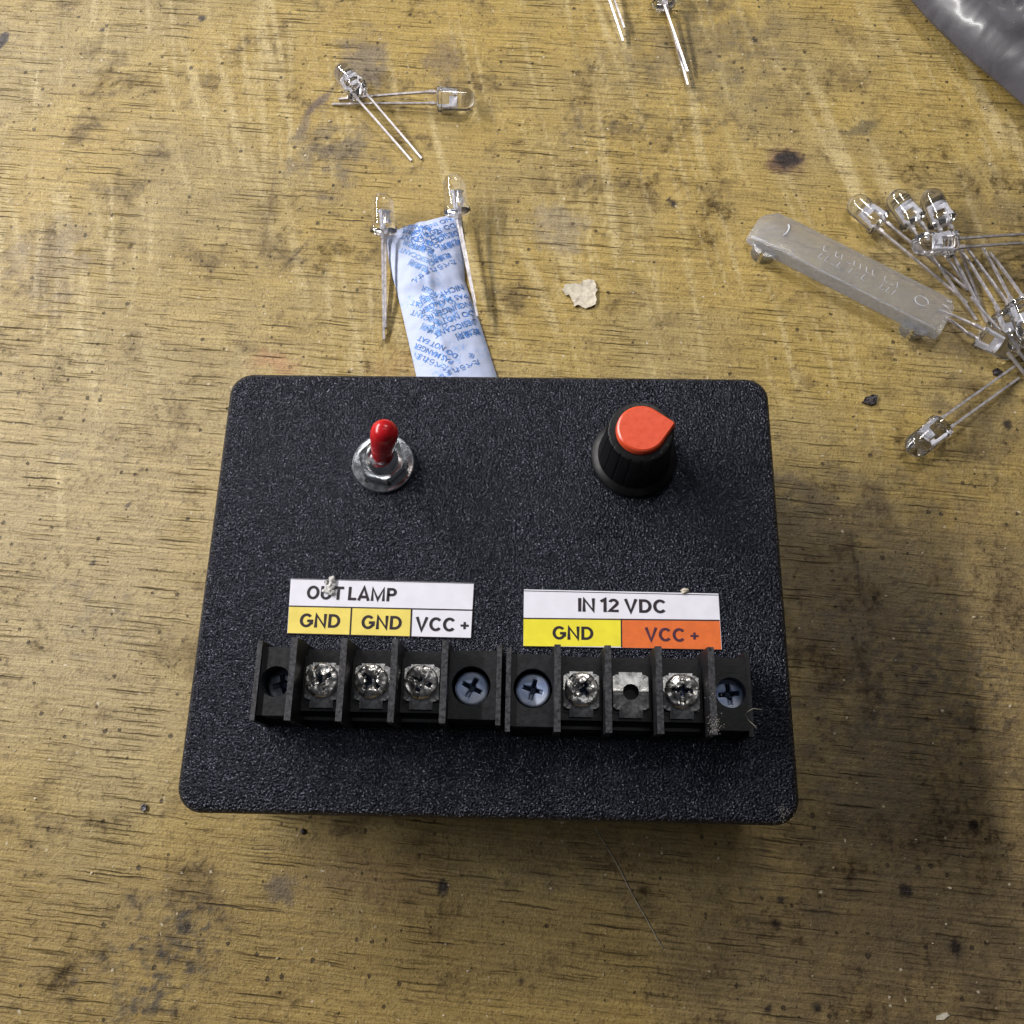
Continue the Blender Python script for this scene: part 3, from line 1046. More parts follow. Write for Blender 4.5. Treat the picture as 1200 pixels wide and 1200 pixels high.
# centre lines of a plain grotesque capital alphabet, cap height 1, stroke WT
WT = 0.192
HB = WT / 2
GL = {
    'O': (0.80, [arc(0.40, 0.5, 0.40 - HB + .02, 0.5 - HB + .01, 0, 360, 40)]),
    'C': (0.76, [arc(0.40, 0.5, 0.40 - HB + .02, 0.5 - HB + .01, 40, 320, 32)]),
    'G': (0.80, [arc(0.40, 0.5, 0.40 - HB + .02, 0.5 - HB + .01, 42, 336, 32)[:-1] + [(0.735, 0.30), (0.735, 0.47)], [(0.45, 0.47), (0.735 + HB, 0.47)]]),
    'U': (0.72, [[(HB, 1.0), (HB, 0.36)] + arc(0.36, 0.36, 0.36 - HB, 0.36 - HB + .01, 180, 360, 16) + [(0.72 - HB, 1.0)]]),
    'T': (0.70, [[(0.0, 1 - HB), (0.70, 1 - HB)], [(0.35, 1 - WT * .9), (0.35, 0.0)]]),
    'L': (0.56, [[(HB, 1.0), (HB, HB), (0.56, HB)]]),
    'A': (0.80, [[(0.07, 0.0), (0.40, 0.99), (0.73, 0.0)], [(0.20, 0.27), (0.60, 0.27)]]),
    'M': (0.94, [[(HB, 0.0), (HB, 0.95), (0.47, 0.10), (0.94 - HB, 0.95), (0.94 - HB, 0.0)]]),
    'P': (0.66, [[(HB, 0.0), (HB, 1 - HB)] + [(0.35, 1 - HB)] + arc(0.35, 0.69, 0.31 - HB, 0.31 - HB, 90, -90, 14) + [(HB, 0.38 + HB)]]),
    'N': (0.76, [[(HB, 0.0), (HB, 0.93), (0.76 - HB, 0.07), (0.76 - HB, 1.0)]]),
    'D': (0.76, [[(HB, HB), (HB, 1 - HB), (0.32, 1 - HB)] + arc(0.32, 0.5, 0.44 - HB, 0.5 - HB, 90, -90, 18) + [(HB, HB)]]),
    'V': (0.78, [[(0.07, 1.0), (0.39, 0.03), (0.71, 1.0)]]),
    'I': (0.15, [[(HB, 0.0), (HB, 1.0)]]),
    '1': (0.36, [[(0.0, 0.77), (0.36 - HB, 0.95), (0.36 - HB, 0.0)]]),
    '2': (0.62, [arc(0.31, 0.69, 0.31 - HB + .01, 0.31 - HB, 165, -38, 16) + [(0.08, HB), (0.62, HB)]]),
    '+': (0.52, [[(0.0, 0.45), (0.52, 0.45)], [(0.26, 0.71), (0.26, 0.19)]]),
    ' ': (0.12, []),
}


def ribbon(bm, pts, hw, z, M_):
    closed = (Vector(pts[0]) - Vector(pts[-1])).length < 1e-6
    P_ = [Vector(p) for p in (pts[:-1] if closed else pts)]
    n = len(P_)
    Lr, Rr = [], []
    for i in range(n):
        a = P_[i - 1] if (closed or i > 0) else None
        c = P_[(i + 1) % n] if (closed or i < n - 1) else None
        d1 = (P_[i] - a).normalized() if a is not None else None
        d2 = (c - P_[i]).normalized() if c is not None else None
        d1 = d1 or d2
        d2 = d2 or d1
        n1, n2 = Vector((-d1.y, d1.x)), Vector((-d2.y, d2.x))
        m = (n1 + n2)
        m = m / max(0.28, (1 + n1.dot(n2)))
        if m.length > 1.9:
            m = m.normalized() * 1.9
        Lr.append(P_[i] + m * hw)
        Rr.append(P_[i] - m * hw)
    lv = [bm.verts.new(M_(p, z)) for p in Lr]
    rv = [bm.verts.new(M_(p, z)) for p in Rr]
    for i in range(n if closed else n - 1):
        j = (i + 1) % n
        f = bm.faces.new((rv[i], rv[j], lv[j], lv[i]))
        f.normal_update()
        if f.normal.z < 0:
            f.normal_flip()


def label_text(parent, body, l, r, v, cap, mat, z):
    """letters set between pixel l and r on the line through v (left, right)"""
    a, b = px(l, v[0], z), px(r, v[1], z)
    gap = 0.115
    adv, x = [], 0.0
    for ch in body:
        adv.append(x)
        x += GL[ch][0] + gap
        if ch in 'LT' or ch == 'A':
            x -= 0.03
    total = x - gap
    ex = (b - a).normalized()
    ey = Vector((-ex.y, ex.x, 0))
    kx = (b - a).length / total
    ky = (px(l, v[0] - cap / 2, z) - px(l, v[0] + cap / 2, z)).length
    bm = bmesh.new()
    layer = 0
    for ch, x0 in zip(body, adv):
        for st in GL[ch][1]:
            layer += 1
            ribbon(bm, st, HB * (0.8 if ch == '+' else 1.0), z + 0.006 * (layer % 4),
                   lambda p, zz: (*(a + ex * (x0 + p.x) * kx + ey * (p.y - 0.5) * ky).xy, zz))
    return finish('lettering', bm, mat, parent, smooth=0)


def paper_label(corners, cells, lines):
    """corners TL TR BR BL in pixels; cells: quads with a material; lines: pixel segments"""
    z = Z0 + 0.02
    bm = bmesh.new()
    q = [px(u, v, z) for u, v in corners]
    b = [bm.verts.new((p.x, p.y, z)) for p in q]
    t_ = [bm.verts.new((p.x, p.y, z + 0.12)) for p in q]
    bm.faces.new(list(reversed(t_)))
    for i in range(4):
        bm.faces.new((b[i], b[(i + 1) % 4], t_[(i + 1) % 4], t_[i]))
    mats = [MAT['white_label'], MAT['ink']]
    for quad, m in cells:
        if m not in mats:
            mats.append(m)
        f = bm.faces.new([bm.verts.new((*px(u, v, z + 0.14).xy, z + 0.14)) for u, v in reversed(quad)])
        f.material_index = mats.index(m)
    for (u0, v0, u1, v1, wd) in lines:
        a, c = px(u0, v0, z + 0.16), px(u1, v1, z + 0.16)
        n = (c - a).normalized().cross(Vector((0, 0, 1))) * wd / 2
        f = bm.faces.new([bm.verts.new(p) for p in (a + n, c + n, c - n, a - n)])
        f.material_index = 1
    bmesh.ops.recalc_face_normals(bm, faces=bm.faces)
    for f in bm.faces:
        if len(f.edges) == 4 and abs(f.normal.z) > 0.9 and f.normal.z < 0:
            f.normal_flip()
    return finish('paper_label', bm, mats, box, smooth=0)


YL, LM, OR = MAT['yellow_label'], MAT['lemon_label'], MAT['orange_label']
l1 = paper_label([(341, 678), (556, 683.5), (552, 748), (336.8, 742.3)],
                 [([(338.9, 710.5), (411.8, 712.0), (410, 744.0), (337, 742)], YL),
                  ([(412.2, 712.2), (482.0, 713.6), (480.7, 745.8), (410.4, 744.1)], YL)],
                 [(338.8, 710.2, 553.9, 715.0, 0.24), (412, 712, 410.2, 744.2, 0.30), (482.3, 713.7, 481, 746, 0.30),
                  (337, 742.2, 552, 747.8, 0.14), (341, 678.3, 555.8, 683.8, 0.10), (555.6, 684, 552, 747.8, 0.12)])
ZL = Z0 + 0.19
label_text(l1, 'OUT LAMP', 360.0, 464.7, (694.0, 697.0), 15.6, MAT['ink'], ZL)
label_text(l1, 'GND', 351.7, 398.7, (726.7, 727.9), 16.0, MAT['ink'], ZL)
label_text(l1, 'GND', 424.0, 470.8, (728.8, 730.0), 16.0, MAT['ink'], ZL)
label_text(l1, 'VCC +', 487.0, 549.2, (730.8, 732.4), 16.0, MAT['ink'], ZL)
l2 = paper_label([(614, 690.8), (841.7, 695.8), (845.8, 761.8), (613.2, 757.6)],
                 [([(613.5, 725.0), (727.7, 726.3), (728.2, 757.6), (613.4, 757.2)], LM),
                  ([(728.2, 726.3), (843.4, 727.5), (845.4, 761.2), (728.7, 758.8)], OR)],
                 [(613.4, 724.6, 843.2, 727.0, 0.24), (728, 726, 728.4, 758.5, 0.24), (613.2, 757.2, 845.7, 761.4, 0.10),
                  (614, 692.3, 841.6, 697.3, 0.12)])
label_text(l2, 'IN 12 VDC', 677.4, 780.3, (708.6, 710.6), 15.8, MAT['ink'], ZL)
label_text(l2, 'GND', 647.8, 695.3, (741.4, 742.2), 15.6, MAT['ink'], ZL)
label_text(l2, 'VCC +', 755.8, 818.6, (743.0, 744.6), 15.8, MAT['orange_ink'], ZL)


def lump(bm, c, rx, ry, rz, seed, mat=0, lev=3, amp=0.35):
    r = bmesh.ops.create_icosphere(bm, subdivisions=lev, radius=1.0)
    for v in r['verts']:
        n = mnoise.noise(v.co * 1.3 + Vector((seed * 5.1, 0, 0))) + 0.5 * mnoise.noise(v.co * 3.1 + Vector((0, seed * 3.3, 0)))
        k = 1 + amp * n
        v.co = Vector((c[0] + v.co.x * rx * k, c[1] + v.co.y * ry * k, c[2] + v.co.z * rz * k))


bm = bmesh.new()                              # smear of old glue over the U
for (u, v, rx, ry, sd) in ((385.5, 691, 1.0, 0.8, 1), (387.5, 686, 0.7, 0.9, 2), (389, 681.5, 0.6, 1.0, 3), (383, 683, 0.45, 0.4, 4), (389, 694, .5, .5, 6)):
    p = px(u, v, Z0 + 0.25)
    lump(bm, (p.x, p.y, Z0 + 0.35), rx, ry, 0.35, sd, amp=0.6)
finish('glue_smear', bm, MAT['glue'], l1, smooth=60)
bm = bmesh.new()
for (u, v, rx, ry, sd) in ((803, 692, 0.7, 0.35, 7), (801, 694, 0.35, 0.3, 8)):
    p = px(u, v, Z0 + 0.25)
    lump(bm, (p.x, p.y, Z0 + 0.3), rx, ry, 0.25, sd, amp=0.6)
finish('glue_speck', bm, MAT['flake'], l2, smooth=60)

# ---------------------------------------------------------------- silica gel packet
LEFT = [(452.0, 272.5), (455.0, 305), (468.8, 356.8), (478, 397), (487, 437), (495, 470)]
RIGHT = [(539.0, 248.0), (543.0, 282), (544.5, 328), (562.0, 376), (581.4, 437), (592, 470)]
PL = [px(u, v, 1.0) for u, v in LEFT]
PR = [px(u, v, 1.0) for u, v in RIGHT]


def poly_at(P_, t_):
    k = min(int(t_), len(P_) - 2)
    f = t_ - k
    a, b = P_[k], P_[k + 1]
    return a.lerp(b, f)


def packet_point(s, t_):
    """s 0..1 across, t 0..5 along"""
    a, b = poly_at(PL, t_), poly_at(PR, t_)
    p = a.lerp(b, s)
    across = (1 - (2 * s - 1) ** 2)
    tt = min(1.0, t_ / 0.55) * min(1.0, (5.0 - t_) / 0.6)
    z = 0.35 + 2.6 * across ** 0.8 * (0.25 + 0.75 * tt)
    ridge = math.exp(-((s - (0.46 + 0.04 * math.sin(t_ * 1.3))) / 0.06) ** 2)
    z += 0.45 * ridge
    crease = math.exp(-((t_ - 2.05 - 0.5 * (s - 0.5)) / 0.16) ** 2)
    z -= 0.8 * crease * across
    z += 0.35 * across * mnoise.noise(Vector((p.x * 0.16, p.y * 0.16, 3.0)))
    z += 0.12 * mnoise.noise(Vector((p.x * 0.5, p.y * 0.5, 8.0)))
    return Vector((p.x, p.y, max(z, 0.3)))


pk = empty('silica_gel_packet', (*packet_point(0.5, 2.5).xy, 0.0), 'white paper desiccant packet with blue printing tucked behind black box', 'desiccant packet')
bm = bmesh.new()
NS, NTT = 44, 90
up, dn = [], []
for j in range(NTT + 1):
    up.append([bm.verts.new(packet_point(i / NS, 5.0 * j / NTT)) for i in range(NS + 1)])
for j in range(NTT + 1):
    row = []
    for i in range(NS + 1):
        c = up[j][i].co
        row.append(up[j][i] if i in (0, NS) or j in (0, NTT) else bm.verts.new((c.x, c.y, 0.08)))
    dn.append(row)
for j in range(NTT):
    for i in range(NS):
        bm.faces.new((up[j][i], up[j + 1][i], up[j + 1][i + 1], up[j][i + 1]))
        q = (dn[j][i], dn[j][i + 1], dn[j + 1][i + 1], dn[j + 1][i])
        if len(set(q)) == 4:
            try:
                bm.faces.new(q)
            except ValueError:
                pass
bmesh.ops.recalc_face_normals(bm, faces=bm.faces)
inv = Matrix.Translation(-Vector((*packet_point(0.5, 2.5).xy, 0.0)))
finish('paper_sleeve', bm, MAT['packet'], pk, smooth=60, inv=inv)

# nearest-surface lookup so that the print follows the paper
GRID = [[packet_point(i / 60.0, 5.0 * j / 120.0) for i in range(61)] for j in range(121)]


def packet_hit(x, y):
    best = None
    for j in range(121):
        a, b = GRID[j][0], GRID[j][60]
        k = (a.y + (b.y - a.y) * ((x - a.x) / (b.x - a.x))) - y
        if best is None or abs(k) < best[0]:
            best = (abs(k), j, (x - a.x) / (b.x - a.x))
    d_, j, s = best
    if d_ > 0.5 or s < 0.03 or s > 0.97:
        return None
    i = int(s * 60)
    f = s * 60 - i
    return GRID[j][i].z * (1 - f) + GRID[j][min(i + 1, 60)].z * f


def packet_print(lines, u, v, ang_deg, size, mat, lead=1.35, spacing=1.0):
    """lines of text laid on the packet; (u, v) pixel of the start of the first line"""
    o = px(u, v, 2.0)
    a = math.radians(ang_deg)
    ex, ey = Vector((math.cos(a), math.sin(a))), Vector((-math.sin(a), math.cos(a)))
    out = bmesh.new()
    for k, (txt, dx) in enumerate(lines):
        tb = text_bm(txt, 0.012, spacing)
        bmesh.ops.triangulate(tb, faces=tb.faces)
        vm = {}
        for f in tb.faces:
            vs = []
            for q in f.verts:
                if q not in vm:
                    w_ = Vector((o.x, o.y)) + ex * (q.co.x * size + dx) + ey * (q.co.y * size - k * size * lead)
                    h = packet_hit(w_.x, w_.y)
                    vm[q] = None if h is None else out.verts.new((w_.x, w_.y, h + 0.07))
                vs.append(vm[q])
            if all(vs):
                nf = out.faces.new(vs)
        tb.free()
    for v_ in [q for q in out.verts if not q.link_faces]:
        out.verts.remove(v_)
    for f in out.faces:
        f.normal_update()
        if f.normal.z < 0:
            f.normal_flip()
    if len(out.faces):
        return finish('printing', out, mat, pk, smooth=0, inv=inv)


block = [('乾燥剤', 0.6), ('DESICCANT', 0.0), ('DO NOT EAT', -0.4), ('NO INGERIR', -0.8), ('PAS MANGER', -1.0), ('NICHT ESSEN', -1.2)]
packet_print(block, 563, 381, 208, 2.05, MAT['blue_ink'], 1.22)
packet_print([('たべられません', 0.0), ('食', 0.3)], 561, 421, 208, 1.75, MAT['blue_ink'], 1.2)
packet_print([('乾燥剤', 0.6), ('DESICCANT', 0.0), ('DO NOT EAT', -0.4), ('NO INGERIR', -0.6)], 541, 276, 212, 2.05, MAT['blue_ink'], 1.15)
packet_print([('たべられません', 0.0), ('乾燥剤', 0.3)], 533, 303, 212, 1.75, MAT['blue_ink'], 1.2)
packet_print([('乾燥剤', 0.3), ('DESICCANT', 0), ('DO NOT EAT', 0), ('NO INGERIR', 0), ('PAS MANGER', 0)], 520, 392, 152, 1.85, MAT['pale_blue_ink'], 1.2)
packet_print([('乾燥剤', 0.3), ('DESICCANT', 0), ('NO INGERIR', 0)], 505, 318, 150, 1.85, MAT['pale_blue_ink'], 1.1)
packet_print([('たべられません', 0), ('PAS MANGER', 0), ('DO NOT EAT', 0)], 527, 433, 150, 1.8, MAT['blue_ink'], 1.1)
packet_print([('乾燥剤', 0.3), ('DESICCANT', 0), ('NO INGERIR', 0), ('PAS MANGER', 0)], 512, 296, 160, 1.9, MAT['blue_ink'], 1.0)

# ---------------------------------------------------------------- loose LEDs
bm = bmesh.new()
prof = [(2.75, 0.0), (2.92, 0.12), (2.95, 0.5), (2.9, 0.98), (2.55, 1.08), (2.5, 1.2), (2.46, 6.2)]
for k in range(1, 10):
    a = math.pi / 2 * k / 9.5
    prof.append((2.46 * math.cos(a), 6.2 + 2.46 * math.sin(a)))
lathe(bm, prof, 40, axis='X', rfun=lambda r, h, a: min(r, 2.52 / max(0.05, abs(math.cos(a)))) if (r > 2.6 and math.cos(a) > 0) else r)
bmesh.ops.recalc_face_normals(bm, faces=bm.faces)
LENS = finish('lens_master', bm, MAT['glass'], smooth=50)
bm = bmesh.new()                              # anvil with its cup, and the thin post with its whisker
tube(bm, [Vector((0.3, -1.27, 0)), Vector((2.6, -1.2, 0)), Vector((3.0, -0.9, 0))], 0.28, square=True)
add_box(bm, 2.6, 3.9, -1.35, 0.35, -0.30, 0.30)
lathe(bm, [(0.62, 3.8), (0.95, 4.5), (0.85, 4.5), (0.45, 4.05)], 20, axis='X', center=(0, -0.45, 0))
bmesh.ops.recalc_face_normals(bm, faces=bm.faces)
CUP = finish('cup_master', bm, MAT['cup'], smooth=30)
bm = bmesh.new()
tube(bm, [Vector((0.3, 1.27, 0)), Vector((3.0, 1.2, 0)), Vector((4.3, 0.95, 0))], 0.26, square=True)
add_box(bm, 3.4, 4.4, 0.60, 1.35, -0.24, 0.24)
bmesh.ops.recalc_face_normals(bm, faces=bm.faces)
POST = finish('post_master', bm, MAT['cup'], smooth=30)


def led(label, base, tip, ends, zb=3.0, zt=2.6, ze=(0.3, 0.3), roll=0.0, bend=2.2, swap=False):
    """base/tip: pixels of the flange centre and dome tip; ends: pixels of the two lead tips"""
    B = px(*base, zb)
    T = px(*tip, zt)
    X = (T - B).normalized()
    side = Vector((0, 0, 1)).cross(X).normalized()
    upv = X.cross(side)
    Y = side * math.cos(roll) + upv * math.sin(roll)
    Zv = X.cross(Y)
    Rm = Matrix((X, Y, Zv)).transposed()
    e = empty('loose_led', (B.x, B.y, B.z), label, 'LED', 'clear LEDs lying loose on the bench', Rm)
    k_ = 1.12
    for master, nm in ((LENS, 'lens'), (CUP, 'reflector_cup'), (POST, 'inner_post')):
        o = bpy.data.objects.new(nm, master.data)
        COL.objects.link(o)
        o.parent = e
        o.scale = (k_, k_, k_)
    inv_ = (Matrix.Translation(B) @ Rm.to_4x4()).inverted()
    starts = [B + Y * 1.40, B - Y * 1.40]
    E = [px(*ends[0], ze[0]), px(*ends[1], ze[1])]
    straight = (starts[0] - E[0]).length + (starts[1] - E[1]).length
    crossed = (starts[0] - E[1]).length + (starts[1] - E[0]).length
    pairs = zip(starts, E) if (straight <= crossed) != swap else zip(starts, reversed(E))
    for s0, e0 in pairs:
        b0 = s0 - X * bend
        pts = [s0 + X * 0.25, s0 - X * bend * 0.6, b0]
        dd = e0 - b0
        pts += [b0 + dd * f + Vector((0, 0, 0.12 * math.sin(math.pi * f))) for f in (0.08, 0.35, 0.7, 1.0)]
        lbm = bmesh.new()
        tube(lbm, pts, 0.25, square=True, radii=[0.25] * len(pts))
        c = pts[1]                                 # the small dam-bar stub on each lead
        a_, b_ = frame_of(X)
        tube(lbm, [c + X * 0.5, c - X * 0.9], 0.38, square=True)
        finish('lead', lbm, MAT['wire'], e, smooth=30, inv=inv_)
    return e


led('upper left LED lying diagonally across the leads of another', (418.5, 106), (396.5, 77), [(482, 188.5), (494, 186)], 3.6, 3.0)
led('upper left LED lying sideways, domed end to the right', (513, 115), (555, 117), [(397, 116.5), (389, 122.5)], 3.0, 2.6, roll=0.5)
led('LED whose single visible lead runs down left of the desiccant packet', (449.5, 272), (447.8, 231), [(450, 398), (452, 384)], 3.4, 5.6, (0.5, 0.3), roll=1.45)
led('LED standing at the top right corner of the desiccant packet', (536, 249), (531, 207), [(559.5, 371), (557, 356)], 4.6, 6.8, (3.2, 2.6), roll=1.3)
led('LED with only its lead ends inside the top edge, left one of two', (707, -30), (699, -66), [(730, 48), (731.5, 33)], 3.2, 2.6, (1.2, 1.9), roll=0.8)
led('LED entering at top edge with flange and close leads pointing down', (779, 3), (773, -36), [(806, 100), (805.5, 84)], 3.2, 2.6, (1.2, 1.9), roll=1.1)
led('single LED lying apart right of the black box, dome towards the box', (1103, 500), (1067, 528), [(1192, 427), (1194, 443)], 3.0, 2.6, (1.5, .5))
led('leftmost LED of the pile, its leads passing beside the clear clip', (1031, 262), (998, 234), [(1133, 355), (1134, 340)], 3.0, 2.6)
led('middle of the three upper LEDs in the pile by the clear clip', (1071, 260), (1046, 226), [(1144, 375), (1145, 351)], 3.0, 2.6)
led('rightmost of the three upper LEDs in the pile', (1105, 261), (1088, 224), [(1158, 381), (1150, 362)], 3.2, 2.8)
led('LED lying across the pile with leads running to the right edge', (1117, 285), (1068, 287), [(1228, 273), (1220, 284)], 6.6, 6.8, (1.5, 1.5), roll=0.2)
led('LED at end of the clear clip, one lead pointing back under it', (1148, 391), (1187, 411), [(1100, 363), (1108, 372)], 3.2, 3.0, (.4, .4), roll=1.3)
led('LED at right edge with two parallel leads rising to upper left', (1178, 366), (1198, 412), [(1126, 292), (1133, 291)], 3.4, 3.0, (3.0, 3.0))
led('LED cut by right edge, rightmost pair of leads in the pile', (1194, 356), (1214, 404), [(1152, 291), (1160, 296)], 6.8, 7.4, (1.2, 1.2))
led('LED beyond right edge with leads crossing over the lower pile', (1232, 468), (1258, 500), [(1137.5, 348), (1181, 413)], 3.0, 2.6, (4.5, 6.3))
for o in (LENS, CUP, POST):
    bpy.data.objects.remove(o)

# ---------------------------------------------------------------- frosted plastic clip
A = px(897, 262, 5.0)
Bp = px(1105, 367, 5.0)
ex = (Bp - A)
ex.z = 0
LN = ex.length
ex.normalize()
ey = Vector((-ex.y, ex.x, 0))
clip_M = Matrix((ex, ey, Vector((0, 0, 1)))).transposed()
clip = empty('plastic_clip', (A.x, A.y, 0), 'frosted clear plastic clip bar lying beside the pile of LEDs', 'plastic clip', rot=clip_M)
bm = bmesh.new()
HWc = 4.8
prof_x = [(-2.4, 2.6, 0.35), (-1.4, 3.6, 0.6), (1.2, 5.0, 1.0), (6.0, 5.2, 1.0), (LN - 3, 5.2, 1.0), (LN + 0.6, 5.0, 0.9), (LN + 2.0, 3.0, 0.75)]
rings = []
for x, top, wf in prof_x:
    hw = HWc * (0.55 + 0.45 * wf)
    ch = 0.7
    yo = -0.3 if x < 0 else 0
    rings.append([(x, -hw + yo, 0.9), (x, hw * 0.95 + yo, 0.9), (x, hw + yo, 1.4), (x, hw + yo, top - ch * 0.6), (x, hw - ch + yo, top), (x, -hw + 0.5 + yo, top),
                  (x, -hw + yo, top - 0.5)])
add_rings(bm, rings)
bmesh.ops.recalc_face_normals(bm, faces=bm.faces)
bm.normal_update()
for f in bm.faces:
    if f.normal.y < -0.6:
        f.material_index = 1
body = finish('clip_bar', bm, [MAT['frost'], MAT['frost_lit_side']], clip, smooth=35, bevel=0.18)
for cx in (3.0, LN - 3.6):                    # split half-round lugs under the two ends
    for s0, s1 in ((0, 82), (98, 180)):
        bm = bmesh.new()
        arc = [(cx + 3.0 * math.cos(math.radians(180 + a)), -HWc + 0.4 + 2.7 * math.sin(math.radians(180 + a)))
               for a in [s0 + (s1 - s0) * k / 12.0 for k in range(13)]]
        xm = arc[-1][0] if s0 == 0 else arc[0][0]
        pts = arc + ([(xm, -HWc + 0.4)] if s0 == 0 else [])
        if s0 != 0:
            pts = [(xm, -HWc + 0.4)] + arc
        add_rings(bm, [[(x, y, z) for x, y in pts] for z in (0.0, 3.2)])
        bmesh.ops.recalc_face_normals(bm, faces=bm.faces)
        finish('lug', bm, MAT['frost'], clip, smooth=40)
bm = bmesh.new()                              # raised strokes moulded along the bar and the slot at its end
rnd = random.Random(4)
for k in range(13):
    x = 15 + k * (LN - 27) / 12.0
    for (dy, ln, sl) in ((-1.2, 1.5, 0.2), (1.1, 1.3, -0.3)):
        if rnd.random() < 0.75:
            tube(bm, [Vector((x + dy * 0.1, dy - ln / 2, 5.22)), Vector((x + sl, dy + ln / 2, 5.22))], 0.07, 6)
        if rnd.random() < 0.45:
            tube(bm, [Vector((x, dy - ln / 2, 5.25)), Vector((x + 0.9, dy - ln / 2, 5.22))], 0.06, 6)
for a0, a1 in ((0.3, 2.6),):
    tube(bm, [Vector((4.6 + 1.0 * math.cos(a), 0.6 + 1.9 * math.sin(a), 5.2)) for a in [a0 - 1.2 + (a1 - a0) * k / 10 for k in range(11)]], 0.2, 8)
tube(bm, [Vector((LN - 5.5 + 1.6 * math.cos(a), 0.2 + 1.2 * math.sin(a), 5.22)) for a in [6.283 * k / 16 for k in range(15)]], 0.09, 8)
finish('moulded_marks', bm, MAT['mark'], clip, smooth=60)

# ---------------------------------------------------------------- crumpled grey bag at the upper right
EDGE = [(1030, -60), (1050, -26), (1068.8, 0), (1086, 20), (1105, 38.8), (1132.5, 65), (1162.5, 90), (1198.8, 121), (1240, 152), (1290, 180)]
bm = bmesh.new()
rows = []
NB, MB_ = 130, 110
bagc = px(1260, -60)
for i in range(NB + 1):
    t_ = i / NB * (len(EDGE) - 1)
    k = min(int(t_), len(EDGE) - 2)
    f = t_ - k
    u = EDGE[k][0] * (1 - f) + EDGE[k + 1][0] * f
    v = EDGE[k][1] * (1 - f) + EDGE[k + 1][1] * f
    e0 = px(u, v, 4.5)
    inw = Vector((0.62, 0.78, 0))
    row = []
    for j in range(MB_ + 1):
        g = j / MB_
        dist = 75.0 * g ** 1.3
        p = e0 + inw * dist
        z = 4.5 + 13.0 * (1 - math.exp(-dist / 7.0)) + 4.0 * (1 - math.exp(-dist / 30.0))
        amp = 0.25 * min(1.0, dist / 3.0) + 0.75 * min(1.0, max(0.0, dist - 5.0) / 14.0)
        q = Vector((p.x, p.y, 0))
        warp = Vector((mnoise.noise(q * 0.06), mnoise.noise(q * 0.06 + Vector((7, 3, 0))), 0)) * 7.0
        q = q + warp
        qr = Vector((q.x * 0.62 + q.y * 0.78, -q.x * 0.78 + q.y * 0.62, 0))
        z += amp * (1.6 * mnoise.noise(q * 0.05)
                    - 2.2 * abs(mnoise.noise(Vector((qr.x * 0.11, qr.y * 0.035, 4.0))))
                    - (1.5 + 2.2 * min(1.0, max(0.0, dist - 15) / 8.0)) * abs(mnoise.noise(Vector((qr.x * 0.16, qr.y * 0.09, 14.0))))
                    - 0.7 * abs(mnoise.noise(q * 0.22 + Vector((0, 0, 8)))))
        fold = math.exp(-((dist - 19 - 2.5 * math.sin(t_ * 1.7)) / 2.0) ** 2)
        z += 2.6 * fold
        z -= 1.2 * math.exp(-((dist - 14 - 2.0 * math.sin(t_ * 1.3 + 1)) / 2.6) ** 2)
        row.append(Vector((p.x, p.y, max(z, 1.0))))
    rows.append(row)
up = [[bm.verts.new(p) for p in row] for row in rows]
lo = [[up[i][j] if (j == 0 or i in (0, NB) or j == MB_) else
       bm.verts.new((rows[i][j].x, rows[i][j].y, max(0.05, 4.2 - 4.2 * min(1.0, j / 22.0)))) for j in range(MB_ + 1)] for i in range(NB + 1)]
for i in range(NB):
    for j in range(MB_):
        bf = bm.faces.new((up[i][j], up[i + 1][j], up[i + 1][j + 1], up[i][j + 1]))
        if 75.0 * (j / MB_) ** 1.3 > 19 + 2.5 * math.sin(i / NB * (len(EDGE) - 1) * 1.7):
            bf.material_index = 1
        q = (lo[i][j], lo[i][j + 1], lo[i + 1][j + 1], lo[i + 1][j])
        if len(set(q)) == 4:
            try:
                bm.faces.new(q)
            except ValueError:
                pass
bmesh.ops.recalc_face_normals(bm, faces=bm.faces)
tag(finish('plastic_bag', bm, [MAT['bag'], MAT['bag_blue_sheen']], smooth=70), 'crumpled dark grey plastic bag filling the upper right corner', 'bag')


# ---------------------------------------------------------------- flake, chips, crumbs, fibres
def flake_thing(name, pts, label, cat, mat, th, seed, curl=0.5, group=None):
    P_ = [px(u, v, 0.2) for u, v in pts]
    c = sum(P_, Vector()) / len(P_)
    bm = bmesh.new()
    dense = []
    for a, b in zip(P_, P_[1:] + P_[:1]):
        for f in (0.0, 0.33, 0.66):
            q = a.lerp(b, f)
            q += Vector((mnoise.noise(q * 2.0 + Vector((seed, 0, 0))), mnoise.noise(q * 2.0 + Vector((0, seed, 0))), 0)) * (c - q).length * 0.10
            dense.append(q)
    rings = []
    for f in (1.0, 0.75, 0.5, 0.25):
        rings.append([(c.x + (q.x - c.x) * f, c.y + (q.y - c.y) * f,
                       0.03 + th + curl * f * f * (0.5 + 0.5 * mnoise.noise(q * 0.6 + Vector((seed, 3, 0)))) + th * 0.6 * mnoise.noise(Vector((q.x * f, q.y * f, seed * 1.7)))) for q in dense])
    bot = [(q.x, q.y, 0.02 + curl * (0.5 + 0.5 * mnoise.noise(q * 0.6 + Vector((seed, 3, 0))))) for q in dense]
    add_rings(bm, [bot] + rings, cap0=True, cap1=True)
    bmesh.ops.recalc_face_normals(bm, faces=bm.faces)
    o = finish(name, bm, mat, smooth=40)
    return tag(o, label, cat, group)


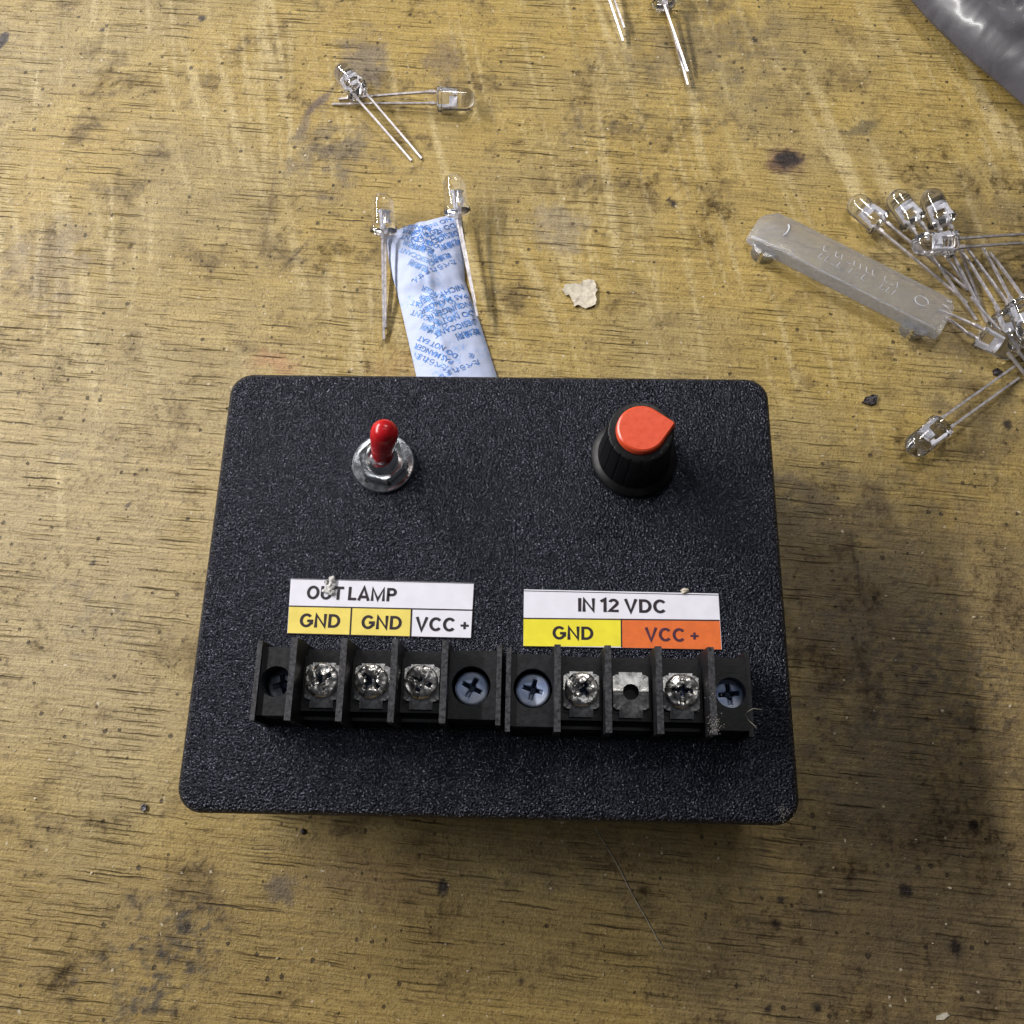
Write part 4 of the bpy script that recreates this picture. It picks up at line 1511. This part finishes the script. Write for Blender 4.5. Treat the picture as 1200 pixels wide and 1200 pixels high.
flake_thing('paint_flake', [(640 + x / 15, 300 + y / 15) for x, y in
            ((285, 590), (345, 510), (590, 500), (690, 420), (835, 435), (860, 510), (900, 615), (870, 680), (885, 830), (830, 890),
             (700, 945), (570, 870), (490, 900), (490, 820), (400, 690), (340, 710))],
            'ragged cream paint flake on the wood above the black box', 'flake', MAT['flake'], 0.3, 2, 0.5)
flake_thing('slag_chip', [(1010, 472), (1014, 466), (1022, 463), (1028, 464), (1027, 472), (1021, 475), (1016, 474)],
            'dark chip on wood between the black box and the single LED', 'chip', MAT['chip'], 0.5, 5, 0.1)
flake_thing('slag_chip', [(1163, 434), (1168, 432), (1174, 437), (1170, 440), (1164, 439)],
            'dark chip on wood just left of the single LED lead tips', 'chip', MAT['chip'], 0.5, 6, 0.1)
flake_thing('slag_chip', [(165, 945), (169, 942), (173, 944), (171, 949), (167, 951)],
            'small grey chip on wood left of the box bottom corner', 'chip', MAT['grey_chip'], 0.4, 7, 0.1)
flake_thing('slag_chip', [(351, 973), (355, 971), (358, 975), (354, 978)],
            'small grey chip on wood just below the box bottom edge', 'chip', MAT['grey_chip'], 0.4, 8, 0.1)
flake_thing('paint_flake', [(1098, 1190), (1110, 1186), (1113, 1190), (1106, 1195), (1098, 1195)],
            'tiny cream flake near the bottom edge at lower right', 'flake', MAT['flake'], 0.15, 10, 0.1)

rnd = random.Random(12)
bm = bmesh.new()
for k in range(190):
    u, v = rnd.uniform(-20, 1220), rnd.uniform(-10, 1215)
    if 195 < u < 950 and 425 < v < 975:
        continue
    p = px(u, v)
    r = rnd.choice((0.13, 0.16, 0.2, 0.28))
    lump(bm, (p.x, p.y, r * 0.4), r * rnd.uniform(.7, 1.6), r * rnd.uniform(.6, 1.1), r * 0.6, k, lev=1, amp=0.6)
o = finish('wood_crumbs', bm, MAT['crumb'], smooth=0)
o['kind'] = 'stuff'
o['label'] = 'tiny pale crumbs and dust scattered over the bench'
o['category'] = 'crumbs'


def fibre(name, pts, z, label, r=0.07):
    bm = bmesh.new()
    P_ = [px(u, v, zz) for (u, v), zz in zip(pts, z)]
    dense = []
    for a, b in zip(P_, P_[1:]):
        for f in (0, 0.25, 0.5, 0.75):
            q = a.lerp(b, f)
            dense.append(q + Vector((mnoise.noise(q * 0.7), mnoise.noise(q * 0.7 + Vector((9, 9, 0))), 0)) * 0.25)
    dense.append(P_[-1])
    tube(bm, dense, r, 5)
    return tag(finish(name, bm, MAT['fibre'], smooth=60), label, 'fibre')


fibre('pale_fibre', [(697, 970), (722, 1010), (742, 1050), (762, 1085), (777, 1111)], [0.09] * 5,
      'long thin pale fibre on the wood below the black box', 0.085)
zt = Z0 + 8.72
fibre('dust_hair', [(893, 831), (884, 831), (876, 834), (873, 838), (878, 846), (886, 853)], [Z0 + 9.35, Z0 + 9.3, zt, zt, zt, Z0 + 9.35],
      'bent dust hair lying on the right end of the terminal strip', 0.032)
scuffs(0, 0, [(837, 847, 4.5, 60), (834, 820, 7, 16), (836, 857, 3, 24)], Z0 + FT, 'dust_clump', MAT['fibre'], rb, 3, 0.10)
scuffs(0, 0, [(920, 955, 5, 26), (917, 945, 5, 10)], Z0, 'dust_patch', MAT['fibre'], box, 5, 0.04)
